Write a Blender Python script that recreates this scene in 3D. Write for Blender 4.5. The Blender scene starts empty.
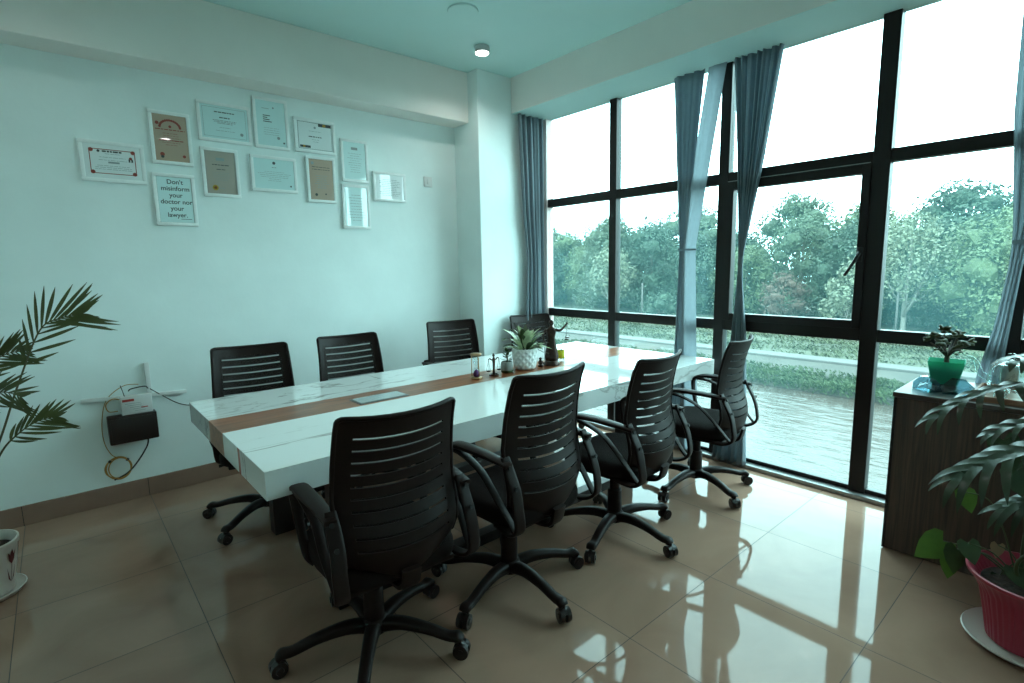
import bpy, bmesh, math, random
from mathutils import Vector, Matrix, noise
R = math.radians; PI = math.pi; TAU = 2*PI
C = bpy.context.scene.collection
rnd = random.Random(7)

# ------------------------------------------------------------------ camera
FPX = 527.5
ROWS = ((0.75583017, -0.65452407, -0.01786067), (-0.10619059, -0.0956186, -0.98973766), (0.64609931, 0.74997022, -0.14177572))
CAM = Vector((0, 0, 1.43))
cd = bpy.data.cameras.new('camera'); cam = bpy.data.objects.new('camera', cd); C.objects.link(cam)
cd.sensor_width = 36; cd.lens = FPX/1024*36; cd.clip_start = .02; cd.clip_end = 600
r0, r1, r2 = (Vector(r) for r in ROWS)
M = Matrix((r0, -r1, -r2)).transposed().to_4x4(); M.translation = CAM
cam.matrix_world = M
bpy.context.scene.camera = cam
def at(px, py, ax, val):
    "the point of the place seen at a pixel of the photo, on the plane ax = val"
    d = r0*((px-512)/FPX) + r1*((py-341.5)/FPX) + r2
    i = 'xyz'.index(ax); return CAM + d*((val-CAM[i])/d[i])

# ------------------------------------------------------------------ materials
def srgb(r, g, b):
    f = lambda c: (c/255/12.92 if c/255 <= .04045 else ((c/255+.055)/1.055)**2.4)
    return (f(r), f(g), f(b), 1)
MATS = {}
def nmat(name):
    m = bpy.data.materials.new(name); m.use_nodes = True; MATS[name] = m
    nt = m.node_tree; b = nt.nodes['Principled BSDF']; return m, nt, b
def mat(name, col, rough=.5, metal=0, spec=.5, noise_amt=0, nscale=8, bump=0, bscale=60, coat=0, trans=0, sheen=0, emit=None, es=1):
    m, nt, b = nmat(name); c = tuple(col)+((1,) if len(col) == 3 else ())
    b.inputs['Base Color'].default_value = c; b.inputs['Roughness'].default_value = rough
    b.inputs['Metallic'].default_value = metal; b.inputs['Specular IOR Level'].default_value = spec
    b.inputs['Coat Weight'].default_value = coat; b.inputs['Coat Roughness'].default_value = .02; b.inputs['Coat IOR'].default_value = 1.85
    b.inputs['Sheen Weight'].default_value = sheen
    tc = nt.nodes.new('ShaderNodeTexCoord')
    if noise_amt:
        n = nt.nodes.new('ShaderNodeTexNoise'); n.inputs['Scale'].default_value = nscale; n.inputs['Detail'].default_value = 5
        nt.links.new(tc.outputs['Object'], n.inputs['Vector'])
        r = nt.nodes.new('ShaderNodeValToRGB'); r.color_ramp.elements[0].position = .3; r.color_ramp.elements[1].position = .7
        r.color_ramp.elements[0].color = tuple(v*(1-noise_amt) for v in c[:3])+(1,); r.color_ramp.elements[1].color = tuple(min(1, v*(1+noise_amt)) for v in c[:3])+(1,)
        nt.links.new(n.outputs['Fac'], r.inputs['Fac']); nt.links.new(r.outputs['Color'], b.inputs['Base Color'])
    if bump:
        n = nt.nodes.new('ShaderNodeTexNoise'); n.inputs['Scale'].default_value = bscale; n.inputs['Detail'].default_value = 4
        nt.links.new(tc.outputs['Object'], n.inputs['Vector'])
        bp = nt.nodes.new('ShaderNodeBump'); bp.inputs['Strength'].default_value = bump; bp.inputs['Distance'].default_value = .01
        nt.links.new(n.outputs['Fac'], bp.inputs['Height']); nt.links.new(bp.outputs['Normal'], b.inputs['Normal'])
    if emit:
        b.inputs['Emission Color'].default_value = tuple(emit)+(1,); b.inputs['Emission Strength'].default_value = es
    if trans:
        t = nt.nodes.new('ShaderNodeBsdfTranslucent'); t.inputs['Color'].default_value = c
        mx = nt.nodes.new('ShaderNodeMixShader'); mx.inputs[0].default_value = trans
        out = nt.nodes['Material Output']
        nt.links.new(b.outputs[0], mx.inputs[1]); nt.links.new(t.outputs[0], mx.inputs[2]); nt.links.new(mx.outputs[0], out.inputs[0])
    return m
def glass(name, tint, ior=1.5, rough=0.0, refl=1.0, haze=0):
    m, nt, b = nmat(name); nt.nodes.remove(b)
    t = nt.nodes.new('ShaderNodeBsdfTransparent'); t.inputs[0].default_value = tuple(tint)+(1,)
    g = nt.nodes.new('ShaderNodeBsdfGlossy'); g.inputs['Roughness'].default_value = rough; g.inputs[0].default_value = (refl, refl, refl, 1)
    f = nt.nodes.new('ShaderNodeFresnel'); ge = nt.nodes.new('ShaderNodeNewGeometry'); mr = nt.nodes.new('ShaderNodeMapRange')
    mr.inputs['To Min'].default_value = ior; mr.inputs['To Max'].default_value = 1/ior      # same Fresnel curve on both faces of the thin sheet
    nt.links.new(ge.outputs['Backfacing'], mr.inputs[0]); nt.links.new(mr.outputs[0], f.inputs[0])
    mx = nt.nodes.new('ShaderNodeMixShader')
    nt.links.new(f.outputs[0], mx.inputs[0]); nt.links.new(t.outputs[0], mx.inputs[1]); nt.links.new(g.outputs[0], mx.inputs[2])
    if haze:                                                                        # cyan haze put into the pane as a pale translucent layer
        tl = nt.nodes.new('ShaderNodeBsdfTranslucent'); tl.inputs[0].default_value = (.40, .95, 1, 1); m2 = nt.nodes.new('ShaderNodeMixShader')
        tc = nt.nodes.new('ShaderNodeTexCoord'); no = nt.nodes.new('ShaderNodeTexNoise'); no.inputs['Scale'].default_value = 1.3; no.inputs['Detail'].default_value = 4; nt.links.new(tc.outputs['Object'], no.inputs[0])
        mr = nt.nodes.new('ShaderNodeMapRange'); mr.inputs['From Min'].default_value = .3; mr.inputs['From Max'].default_value = .7; mr.inputs['To Min'].default_value = haze*.6; mr.inputs['To Max'].default_value = haze*1.4
        nt.links.new(no.outputs[0], mr.inputs[0]); nt.links.new(mr.outputs[0], m2.inputs[0]); nt.links.new(mx.outputs[0], m2.inputs[1]); nt.links.new(tl.outputs[0], m2.inputs[2]); mx = m2
    nt.links.new(mx.outputs[0], nt.nodes['Material Output'].inputs[0]); return m
def wood(name, c1, c2, scale=(1, 12, 12), rough=.35, coat=0):
    m, nt, b = nmat(name)
    tc = nt.nodes.new('ShaderNodeTexCoord'); mp = nt.nodes.new('ShaderNodeMapping'); mp.inputs['Scale'].default_value = scale
    n = nt.nodes.new('ShaderNodeTexNoise'); n.inputs['Scale'].default_value = 3; n.inputs['Detail'].default_value = 8; n.inputs['Distortion'].default_value = .6
    r = nt.nodes.new('ShaderNodeValToRGB'); r.color_ramp.elements[0].position = .32; r.color_ramp.elements[1].position = .68
    r.color_ramp.elements[0].color = tuple(c1)+(1,); r.color_ramp.elements[1].color = tuple(c2)+(1,)
    nt.links.new(tc.outputs['Object'], mp.inputs[0]); nt.links.new(mp.outputs[0], n.inputs['Vector']); nt.links.new(n.outputs['Fac'], r.inputs[0]); nt.links.new(r.outputs[0], b.inputs['Base Color'])
    b.inputs['Roughness'].default_value = rough; b.inputs['Coat Weight'].default_value = coat; b.inputs['Coat Roughness'].default_value = .05
    return m
def marble(name):
    m, nt, b = nmat(name)
    tc = nt.nodes.new('ShaderNodeTexCoord'); mp = nt.nodes.new('ShaderNodeMapping'); mp.inputs['Scale'].default_value = (.55, 1.9, 1.2); mp.inputs['Rotation'].default_value = (0, 0, R(-9)); mp.inputs['Location'].default_value = (.3, .45, 0)
    nt.links.new(tc.outputs['Object'], mp.inputs[0])
    col = None
    last = None
    for sc, w, st, seed in ((1.3, .012, .75, 0), (2.6, .010, .45, 4.3)):
        n = nt.nodes.new('ShaderNodeTexNoise'); n.noise_dimensions = '4D'; n.inputs['W'].default_value = seed
        n.inputs['Scale'].default_value = sc; n.inputs['Detail'].default_value = 6; n.inputs['Roughness'].default_value = .55; n.inputs['Distortion'].default_value = .5
        nt.links.new(mp.outputs[0], n.inputs['Vector'])
        s = nt.nodes.new('ShaderNodeMath'); s.operation = 'SUBTRACT'; s.inputs[1].default_value = .5; nt.links.new(n.outputs['Fac'], s.inputs[0])
        a = nt.nodes.new('ShaderNodeMath'); a.operation = 'ABSOLUTE'; nt.links.new(s.outputs[0], a.inputs[0])
        mr = nt.nodes.new('ShaderNodeMapRange'); mr.inputs['From Max'].default_value = w; mr.inputs['To Min'].default_value = st; mr.inputs['To Max'].default_value = 0
        nt.links.new(a.outputs[0], mr.inputs[0])
        n2 = nt.nodes.new('ShaderNodeTexNoise'); n2.inputs['Scale'].default_value = 1.5; nt.links.new(mp.outputs[0], n2.inputs['Vector'])
        r2_ = nt.nodes.new('ShaderNodeMapRange'); r2_.inputs['From Min'].default_value = .42; r2_.inputs['From Max'].default_value = .6; nt.links.new(n2.outputs['Fac'], r2_.inputs[0])
        mu = nt.nodes.new('ShaderNodeMath'); mu.operation = 'MULTIPLY'; nt.links.new(mr.outputs[0], mu.inputs[0]); nt.links.new(r2_.outputs[0], mu.inputs[1])
        last = mu if last is None else last
        if mu is not last:
            ad = nt.nodes.new('ShaderNodeMath'); ad.operation = 'MAXIMUM'; nt.links.new(last.outputs[0], ad.inputs[0]); nt.links.new(mu.outputs[0], ad.inputs[1]); last = ad
    mx = nt.nodes.new('ShaderNodeMix'); mx.data_type = 'RGBA'
    mx.inputs[6].default_value = (.80, .83, .82, 1); mx.inputs[7].default_value = (.20, .17, .15, 1)
    nt.links.new(last.outputs[0], mx.inputs[0]); nt.links.new(mx.outputs[2], b.inputs['Base Color'])
    b.inputs['Roughness'].default_value = .07; b.inputs['Specular IOR Level'].default_value = .5; b.inputs['Coat Weight'].default_value = .1; b.inputs['Coat Roughness'].default_value = .03
    return m
def tile(name):
    m, nt, b = nmat(name)
    tc = nt.nodes.new('ShaderNodeTexCoord')
    sep = nt.nodes.new('ShaderNodeSeparateXYZ'); nt.links.new(tc.outputs['Object'], sep.inputs[0])
    masks = []; cells = []
    for ax, off, sp in ((0, -.27, .602), (1, .505, .612)):
        s = nt.nodes.new('ShaderNodeMath'); s.operation = 'SUBTRACT'; s.inputs[1].default_value = off-20*sp; nt.links.new(sep.outputs[ax], s.inputs[0])
        d = nt.nodes.new('ShaderNodeMath'); d.operation = 'DIVIDE'; d.inputs[1].default_value = sp; nt.links.new(s.outputs[0], d.inputs[0])
        f = nt.nodes.new('ShaderNodeMath'); f.operation = 'FRACT'; nt.links.new(d.outputs[0], f.inputs[0])
        fl = nt.nodes.new('ShaderNodeMath'); fl.operation = 'FLOOR'; nt.links.new(d.outputs[0], fl.inputs[0]); cells.append(fl)
        l = nt.nodes.new('ShaderNodeMath'); l.operation = 'LESS_THAN'; l.inputs[1].default_value = .0052; nt.links.new(f.outputs[0], l.inputs[0]); masks.append(l)
    mxm = nt.nodes.new('ShaderNodeMath'); mxm.operation = 'MAXIMUM'; nt.links.new(masks[0].outputs[0], mxm.inputs[0]); nt.links.new(masks[1].outputs[0], mxm.inputs[1])
    cb = nt.nodes.new('ShaderNodeCombineXYZ'); nt.links.new(cells[0].outputs[0], cb.inputs[0]); nt.links.new(cells[1].outputs[0], cb.inputs[1])
    wn = nt.nodes.new('ShaderNodeTexWhiteNoise'); nt.links.new(cb.outputs[0], wn.inputs['Vector'])
    va = nt.nodes.new('ShaderNodeVectorMath'); va.operation = 'ADD'
    sc_ = nt.nodes.new('ShaderNodeVectorMath'); sc_.operation = 'SCALE'; sc_.inputs['Scale'].default_value = 9; nt.links.new(wn.outputs['Color'], sc_.inputs[0])
    nt.links.new(tc.outputs['Object'], va.inputs[0]); nt.links.new(sc_.outputs[0], va.inputs[1])
    n = nt.nodes.new('ShaderNodeTexNoise'); n.inputs['Scale'].default_value = 2.2; n.inputs['Detail'].default_value = 6; n.inputs['Distortion'].default_value = .8
    nt.links.new(va.outputs[0], n.inputs['Vector'])
    r = nt.nodes.new('ShaderNodeValToRGB'); r.color_ramp.elements[0].position = .3; r.color_ramp.elements[1].position = .75
    r.color_ramp.elements[0].color = FLOOR_A; r.color_ramp.elements[1].color = FLOOR_B
    nt.links.new(n.outputs['Fac'], r.inputs[0])
    mx = nt.nodes.new('ShaderNodeMix'); mx.data_type = 'RGBA'; mx.inputs[7].default_value = (.07, .045, .035, 1)
    nt.links.new(mxm.outputs[0], mx.inputs[0]); nt.links.new(r.outputs[0], mx.inputs[6]); nt.links.new(mx.outputs[2], b.inputs['Base Color'])
    ro = nt.nodes.new('ShaderNodeMapRange'); ro.inputs['To Min'].default_value = .045; ro.inputs['To Max'].default_value = .5; nt.links.new(mxm.outputs[0], ro.inputs[0]); nt.links.new(ro.outputs[0], b.inputs['Roughness'])
    b.inputs['IOR'].default_value = 1.5; b.inputs['Specular IOR Level'].default_value = .26
    return m
FLOOR_A = (.275, .164, .118, 1); FLOOR_B = (.38, .234, .170, 1)
m_tile = tile('polished_tile')
m_beam = mat('beam_lit_warm', (.86, .81, .77), .55, noise_amt=.03, nscale=2.5)  # warmer than the ceiling: the different light on the beams is in the colour
m_wall = mat('wall_paint', (.80, .885, .875), .5, noise_amt=.04, nscale=2.5, bump=.08, bscale=25)
m_ceil = mat('ceiling_lit_teal', (.62, .84, .82), .6, noise_amt=.02, nscale=2)  # teal light on the ceiling and beam underside is put into this colour
m_skirt = mat('skirting_tile', (.27, .165, .125), .25, noise_amt=.08, nscale=4)
m_mull = mat('window_aluminium', (.012, .0085, .008), .4, spec=.3)
m_jamb = mat('window_jamb', (.75, .6, .58), .5)
m_sill = mat('sill_metal', (.35, .36, .36), .3, metal=.6)
m_glass = glass('window_glass', (.955, .985, .983), 1.45, haze=.018)
m_marble = marble('marble')
m_twood = wood('walnut_inlay', (.17, .050, .020), (.36, .12, .045), (1.2, 14, 14), .32, 0)
m_twood2 = wood('pink_vein', (.4, .16, .14), (.55, .25, .2), (3, 3, 3), .22, .4)
m_tleg = mat('table_steel', (.020, .013, .012), .4, metal=.2)
m_plate = mat('brushed_plate', (.55, .58, .58), .22, metal=.7)
m_plateb = mat('plate_border', (.20, .21, .21), .35, metal=.7)
m_plastic = mat('chair_plastic', (.011, .0042, .0031), .5, spec=.22, noise_amt=.1, nscale=30, bump=.04, bscale=300)
m_fabric = mat('chair_fabric', (.010, .0052, .0045), .9, bump=.5, bscale=400, spec=.2)
m_bolt = mat('bolt_black', (.004, .003, .003), .5)
m_wheel = mat('caster_nylon', (.012, .007, .0065), .3)
m_chrome = mat('chrome', (.6, .6, .6), .15, metal=1)
def meshfab():
    m, nt, b = nmat('mesh_weave'); b.inputs['Base Color'].default_value = (.03, .02, .018, 1); b.inputs['Roughness'].default_value = .8
    t = nt.nodes.new('ShaderNodeBsdfTransparent'); mx = nt.nodes.new('ShaderNodeMixShader')
    tc = nt.nodes.new('ShaderNodeTexCoord'); ck = nt.nodes.new('ShaderNodeTexChecker'); ck.inputs['Scale'].default_value = 380
    nt.links.new(tc.outputs['Object'], ck.inputs[0])
    mr = nt.nodes.new('ShaderNodeMapRange'); mr.inputs['To Min'].default_value = .5; mr.inputs['To Max'].default_value = .6; nt.links.new(ck.outputs['Fac'], mr.inputs[0])
    nt.links.new(mr.outputs[0], mx.inputs[0]); nt.links.new(t.outputs[0], mx.inputs[1]); nt.links.new(b.outputs[0], mx.inputs[2])
    nt.links.new(mx.outputs[0], nt.nodes['Material Output'].inputs[0]); return m
m_mesh = meshfab()
m_curtain = mat('curtain_cloth', (.27, .33, .37), .9, trans=.4, noise_amt=.06, nscale=30, bump=.25, bscale=250)
m_frame = mat('picture_frame_white', (.84, .88, .87), .35, noise_amt=.03, nscale=40)
m_paperw = mat('paper_white', (.80, .86, .86), .3, coat=.9)
m_papert = mat('paper_teal', (.64, .84, .84), .3, coat=.9)
m_paperb = mat('paper_buff', (.46, .33, .25), .3, coat=.9)
m_paperg = mat('paper_grey', (.42, .36, .31), .3, coat=.9)
m_ink = mat('ink', (.05, .06, .06), .6); m_inkg = mat('ink_grey', (.28, .33, .33), .6); m_inkr = mat('ink_red', (.28, .05, .035), .6)
m_gold = mat('gold_seal', (.50, .30, .05), .4, metal=.3)
m_white = mat('white_plastic', (.72, .73, .72), .4); m_black = mat('black_plastic', (.018, .010, .009), .4)
m_red = mat('red_print', (.45, .05, .04), .5)
m_cabley = mat('yellow_cable', (.42, .22, .04), .5); m_cableb = mat('black_cable', (.012, .009, .008), .5)
m_cab = wood('dark_laminate', (.030, .0165, .012), (.085, .047, .034), (30, 30, 1.1), .42)
m_cabtop = wood('cabinet_top_laminate', (.028, .018, .014), (.055, .036, .028), (30, 2, 30), .34, 0)
m_tray = wood('tray_wood', (.20, .09, .05), (.36, .18, .10), (20, 2, 20), .35)
m_cglass = glass('clear_glass', (.90, .95, .95), 1.5)
m_crys = glass('crystal', (.30, .45, .50), 1.7)
m_gplastic = glass('green_planter', (.45, .98, .84), 1.45, .15)
_nt = m_gplastic.node_tree; _o = _nt.nodes['Material Output']; _l = _o.inputs[0].links[0].from_socket
_d = _nt.nodes.new('ShaderNodeBsdfDiffuse'); _d.inputs[0].default_value = (.09, .62, .43, 1); _m = _nt.nodes.new('ShaderNodeMixShader'); _m.inputs[0].default_value = .42
_nt.links.new(_l, _m.inputs[1]); _nt.links.new(_d.outputs[0], _m.inputs[2]); _nt.links.new(_m.outputs[0], _o.inputs[0])
m_soil = mat('soil', (.030, .016, .010), .95, noise_amt=.5, nscale=60, bump=.8, bscale=60)
m_pinkpot = mat('pink_pot', (.33, .020, .045), .45)
m_cream = mat('cream_ceramic', (.62, .55, .50), .35)
m_ceram = mat('white_ceramic', (.74, .75, .74), .35)
m_greyp = mat('grey_ceramic', (.26, .28, .27), .6, noise_amt=.15, nscale=40)
m_tulip = mat('tulip_print', (.10, .012, .015), .5)
m_bronze = mat('bronze_statue', (.045, .022, .016), .32, metal=.55, noise_amt=.4, nscale=60)
m_brass = mat('brass', (.42, .27, .15), .3, metal=.8)
m_purple = mat('purple_sand', (.12, .03, .14), .8)
m_yellow = mat('yellow_label', (.68, .66, .03), .5)
m_palm = mat('palm_leaf', (.060, .072, .018), .45, trans=.15, noise_amt=.25, nscale=10)
m_palmstem = mat('palm_stem', (.07, .065, .02), .5)
m_phil = mat('philodendron_leaf', (.028, .042, .018), .30, trans=.06, noise_amt=.3, nscale=10)
m_ivy = mat('bright_leaf', (.075, .14, .02), .35, trans=.3, noise_amt=.25, nscale=14)
m_dry = mat('dry_leaf', (.35, .22, .13), .7)
m_stem = mat('green_stem', (.05, .065, .02), .5)
m_jade = mat('jade_leaf', (.050, .060, .020), .5, trans=.08, noise_amt=.4, nscale=30)
m_jstem = mat('jade_stem', (.05, .032, .018), .6)
m_varie = mat('variegated_leaf', (.42, .50, .30), .4, trans=.2, noise_amt=.4, nscale=25)
m_deep = mat('deep_green_leaf', (.035, .065, .02), .4, noise_amt=.3, nscale=20)
m_lampb = mat('lamp_body', (.55, .56, .56), .35)
m_lampe = mat('lamp_lens', (1, 1, 1), .5, emit=(1, .98, .95), es=14)

# ------------------------------------------------------------------ object helpers
def obj(name, bm, m, parent=None, smooth=False, auto=None):
    me = bpy.data.meshes.new(name); bmesh.ops.recalc_face_normals(bm, faces=bm.faces)
    bm.to_mesh(me); bm.free()
    for k in (m if isinstance(m, (list, tuple)) else [m]): me.materials.append(k)
    if smooth: me.shade_smooth()
    if auto is not None: me.shade_smooth(); me.set_sharp_from_angle(angle=R(auto))
    o = bpy.data.objects.new(name, me); C.objects.link(o)
    if parent: o.parent = parent
    return o
def tag(o, label, cat, group=None, kind=None):
    o['label'] = label; o['category'] = cat
    if group: o['group'] = group
    if kind: o['kind'] = kind
    return o
def thing(name, label, cat, loc=(0, 0, 0), rz=0, group=None, kind=None):
    o = bpy.data.objects.new(name, None); C.objects.link(o); o.empty_display_size = .1
    o.location = loc; o.rotation_euler = (0, 0, rz)
    return tag(o, label, cat, group, kind)
def struct(name, bm, m, parent=None, **k):
    o = obj(name, bm, m, parent, **k)
    if parent is None: o['kind'] = 'structure'
    return o
def copy_tree(o, parent=None):
    c = o.copy(); C.objects.link(c)
    if parent: c.parent = parent
    for ch in o.children: copy_tree(ch, c)
    return c
def NB(): return bmesh.new()
def box(bm, x0, x1, y0, y1, z0, z1, mi=0, bev=0):
    vs = [bm.verts.new((x, y, z)) for z in (z0, z1) for y in (y0, y1) for x in (x0, x1)]
    fs = [bm.faces.new([vs[i] for i in q]) for q in ((0, 2, 3, 1), (4, 5, 7, 6), (0, 1, 5, 4), (1, 3, 7, 5), (3, 2, 6, 7), (2, 0, 4, 6))]
    for f in fs: f.material_index = mi
    if bev:
        es = list({e for f in fs for e in f.edges})
        bmesh.ops.bevel(bm, geom=es, offset=bev, segments=2, affect='EDGES', profile=.5)
    return fs
def lathe(bm, prof, c=(0, 0, 0), n=24, mi=0, cap=True, rmod=None, sx=1, sy=1):
    rings = []
    for r, z in prof:
        rings.append([bm.verts.new((c[0]+sx*(r*(rmod(a, z) if rmod else 1))*math.cos(a), c[1]+sy*(r*(rmod(a, z) if rmod else 1))*math.sin(a), c[2]+z)) for a in (TAU*i/n for i in range(n))])
    for a, b in zip(rings, rings[1:]):
        for i in range(n):
            f = bm.faces.new((a[i], a[(i+1) % n], b[(i+1) % n], b[i])); f.material_index = mi
    if cap:
        for rg in (rings[0], rings[-1]):
            try: bm.faces.new(rg).material_index = mi
            except Exception: pass
def smoothpath(pts, n=6):
    pts = [Vector(p) for p in pts]; out = []
    for i in range(len(pts)-1):
        p0 = pts[max(i-1, 0)]; p1 = pts[i]; p2 = pts[i+1]; p3 = pts[min(i+2, len(pts)-1)]
        for k in range(n):
            t = k/n
            out.append(.5*((2*p1)+(-p0+p2)*t+(2*p0-5*p1+4*p2-p3)*t*t+(-p0+3*p1-3*p2+p3)*t**3))
    out.append(pts[-1]); return out
def sweep(bm, pts, w, h=None, n=8, side=None, sq=1.0, mi=0, closed=False):
    "tube along pts; w,h half sizes (number or list over the path); side = fixed vector for the width axis; sq<1 boxier"
    pts = [Vector(p) for p in pts]; N = len(pts)
    def val(v, i):
        if v is None: return None
        if isinstance(v, (int, float)): return v
        t = i/(N-1)*(len(v)-1); k = min(int(t), len(v)-2); return v[k]+(v[k+1]-v[k])*(t-k)
    rings = []; prev = None
    for i, p in enumerate(pts):
        if closed: t = pts[(i+1) % N]-pts[i-1]
        else: t = pts[min(i+1, N-1)]-pts[max(i-1, 0)]
        t.normalize()
        if side is not None: s = Vector(side); s = (s-t*s.dot(t))
        else:
            s = prev if prev is not None else (Vector((0, 0, 1)).cross(t) if abs(t.z) < .95 else Vector((1, 0, 0)))
            s = s-t*s.dot(t)
        s.normalize(); prev = s; u = t.cross(s)
        ww = val(w, i); hh = val(h, i); hh = ww if hh is None else hh
        ring = []
        for k in range(n):
            a = TAU*(k+.5)/n; ca, sa = math.cos(a), math.sin(a)
            ca = math.copysign(abs(ca)**sq, ca); sa = math.copysign(abs(sa)**sq, sa)
            ring.append(bm.verts.new(p+s*ww*ca+u*hh*sa))
        rings.append(ring)
    prs = list(zip(rings, rings[1:]))+([(rings[-1], rings[0])] if closed else [])
    for a, b in prs:
        for k in range(n):
            bm.faces.new((a[k], a[(k+1) % n], b[(k+1) % n], b[k])).material_index = mi
    if not closed:
        bm.faces.new(rings[0][::-1]).material_index = mi; bm.faces.new(rings[-1]).material_index = mi
def ball(bm, c, r, sx=1, sy=1, sz=1, sub=2, mi=0, mat4=None):
    mm = (Matrix.Translation(c) @ (mat4 or Matrix())) @ Matrix.Diagonal((r*sx, r*sy, r*sz, 1))
    d = bmesh.ops.create_icosphere(bm, subdivisions=sub, radius=1, matrix=mm)
    for v in d['verts']:
        for f in v.link_faces: f.material_index = mi
    return d['verts']
def blade(bm, base, tip, w, up=(0, 0, 1), droop=0, n=6, fold=.25, wp=None, mi=0):
    "one leaf blade: two strips folded along the midrib"
    base = Vector(base); tip = Vector(tip); L = (tip-base).length; up = Vector(up).normalized()
    d = (tip-base).normalized(); s = d.cross(up)
    if s.length < 1e-4: s = d.cross(Vector((1, .3, 0)))
    s.normalize(); nrm = s.cross(d)
    rows = []
    for i in range(n+1):
        t = i/n; p = base.lerp(tip, t)+nrm*(droop*L*(math.sin(PI*t)))
        ww = w*(wp(t) if wp else math.sin(PI*min(1, t*.94+.06))**.7)
        if i == n: ww = 0.0005
        rows.append((bm.verts.new(p-s*ww+nrm*ww*fold), bm.verts.new(p), bm.verts.new(p+s*ww+nrm*ww*fold)))
    for a, b in zip(rows, rows[1:]):
        for k in (0, 1): bm.faces.new((a[k], a[k+1], b[k+1], b[k])).material_index = mi

# ------------------------------------------------------------------ ROOM
XW = 3.57           # inner face of the window frames
XL, YB = -1.7, -1.9  # far left and back walls (outside the frame)
H = 3.05; YA = 4.02; GE = -.75
bm = NB(); box(bm, XL-.15, XW+.18, YB-.15, YA+.15, -.12, 0); struct('floor', bm, m_tile)
bm = NB(); box(bm, XL-.15, XW+.30, YB-.15, YA+.15, H, H+.15); struct('ceiling', bm, m_ceil)
bm = NB(); box(bm, XL-.15, XW+.25, YA, YA+.15, 0, H); struct('wall_left', bm, m_wall)
bm = NB(); box(bm, XL-.15, XL, YB, YA, 0, H); struct('wall_far_side', bm, m_wall)
bm = NB(); box(bm, XL-.15, XW+.25, YB-.15, YB, 0, H); struct('wall_back', bm, m_wall)
bm = NB(); box(bm, XW-.02, XW+.18, YB, GE, 0, H); struct('wall_right', bm, m_wall)
bm = NB(); box(bm, 2.83, XW-.01, 3.67, YA, 0, H, bev=.006); struct('trim_1', bm, m_wall)                      # corner column
bm = NB(); box(bm, XL, 2.83, 3.80, YA, 2.645, H, bev=.005); struct('trim_2', bm, m_beam)                       # beam on the left wall
bm = NB(); box(bm, 3.20, XW+.072, GE, 3.67, 2.753, H, bev=.003); struct('trim_3', bm, m_beam)
bm = NB(); box(bm, 3.203, XW+.072, GE, 3.67, 2.75, 2.753); struct('trim_7', bm, m_ceil)                   # beam above the window; teal light on its underside put into the colour
bm = NB(); box(bm, XW-.01, XW+.07, 3.60, 3.67, 0, 2.75); struct('trim_4', bm, m_jamb)
bm = NB()
box(bm, XL, 2.83, YA-.012, YA, 0, .118, bev=.003)
for k in range(-2, 6): box(bm, .33+k*.602-.0015, .33+k*.602+.0015, YA-.0135, YA-.011, 0, .118, 1)
struct('baseboard_left', bm, [m_skirt, m_bolt])
bm = NB(); box(bm, 2.818, 2.83, 3.67, YA-.012, 0, .118, bev=.003); box(bm, 2.818, XW-.02, 3.658, 3.67, 0, .118, bev=.003); struct('baseboard_column', bm, m_skirt)
bm = NB(); box(bm, XL, XL+.012, YB, YA-.012, 0, .118); struct('baseboard_far_side', bm, m_skirt)
bm = NB(); box(bm, XW-.05, XW+.08, GE, 3.60, 0, .028, bev=.004); struct('trim_5', bm, m_sill)                   # window track on the floor

# window wall: bays between mullions
YM = [3.60, 2.84, 1.88, .955, .345, -.20, GE]
ZT = [.03, .99, 2.0, 2.75]
hw = .036
bm = NB()
for i, y in enumerate(YM):
    w = hw if 0 < i < len(YM)-1 else .02
    if i == 3: w = .043
    y0, y1 = (y-w, y+w) if 0 < i < len(YM)-1 else ((y-.03, y) if i == 0 else (y, y+.03))
    if i == 0: continue
    box(bm, XW, XW+.07, y0, y1, .028, 2.75, bev=.003)
struct('trim_6', bm, m_mull)
def pane(parent, y0, y1, z0, z1, x=XW+.03):
    bm = NB(); box(bm, x-.003, x+.003, y0, y1, z0, z1); return obj('pane', bm, m_glass, parent)
def bar(bm, y0, y1, z0, z1, x0=XW+.004, x1=XW+.066, bev=.003): box(bm, x0, x1, y0, y1, z0, z1, bev=bev)
for i in range(6):
    ya, yb = YM[i+1]+(.043 if i+1 == 3 else hw), YM[i]-(hw if i else 0) - (.007 if i == 3 else 0)
    if i == 5: ya = YM[6]+.03
    bm = NB()
    for z in (.99, 2.0): bar(bm, ya, yb, z-.036, z+.036)
    bar(bm, ya, yb, .028, .055, XW+.01, XW+.06)
    win = obj('window_%d' % (i+1), bm, m_mull); win['kind'] = 'structure'
    pane(win, ya, yb, .05, .955); pane(win, ya, yb, 2.035, 2.75)
    if i != 2: pane(win, ya, yb, 1.025, 1.965)
    else:                                                   # the opening sash
        bm = NB()
        for (a, b, c, d) in ((ya, ya+.045, 1.026, 1.964), (yb-.045, yb, 1.026, 1.964), (ya+.045, yb-.045, 1.026, 1.075), (ya+.045, yb-.045, 1.915, 1.964)):
            bar(bm, a, b, c, d, XW-.012, XW+.05)
        s = obj('sash', bm, m_mull, win)
        bm = NB(); box(bm, XW-.016, XW-.012, ya+.004, yb-.004, 1.9695, 1.974); obj('sash_seal', bm, m_sill, win)
        pane(s, ya+.04, yb-.04, 1.07, 1.92, XW+.025)
        bm = NB(); box(bm, XW-.03, XW-.012, ya+.008, ya+.036, 1.42, 1.50, bev=.004)
        sweep(bm, smoothpath([(XW-.035, ya+.022, 1.47), (XW-.055, ya+.03, 1.44), (XW-.06, ya+.06, 1.38), (XW-.058, ya+.085, 1.34)]), [.011, .009, .008], n=8)
        obj('handle', bm, m_bolt, s, auto=40)
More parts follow.
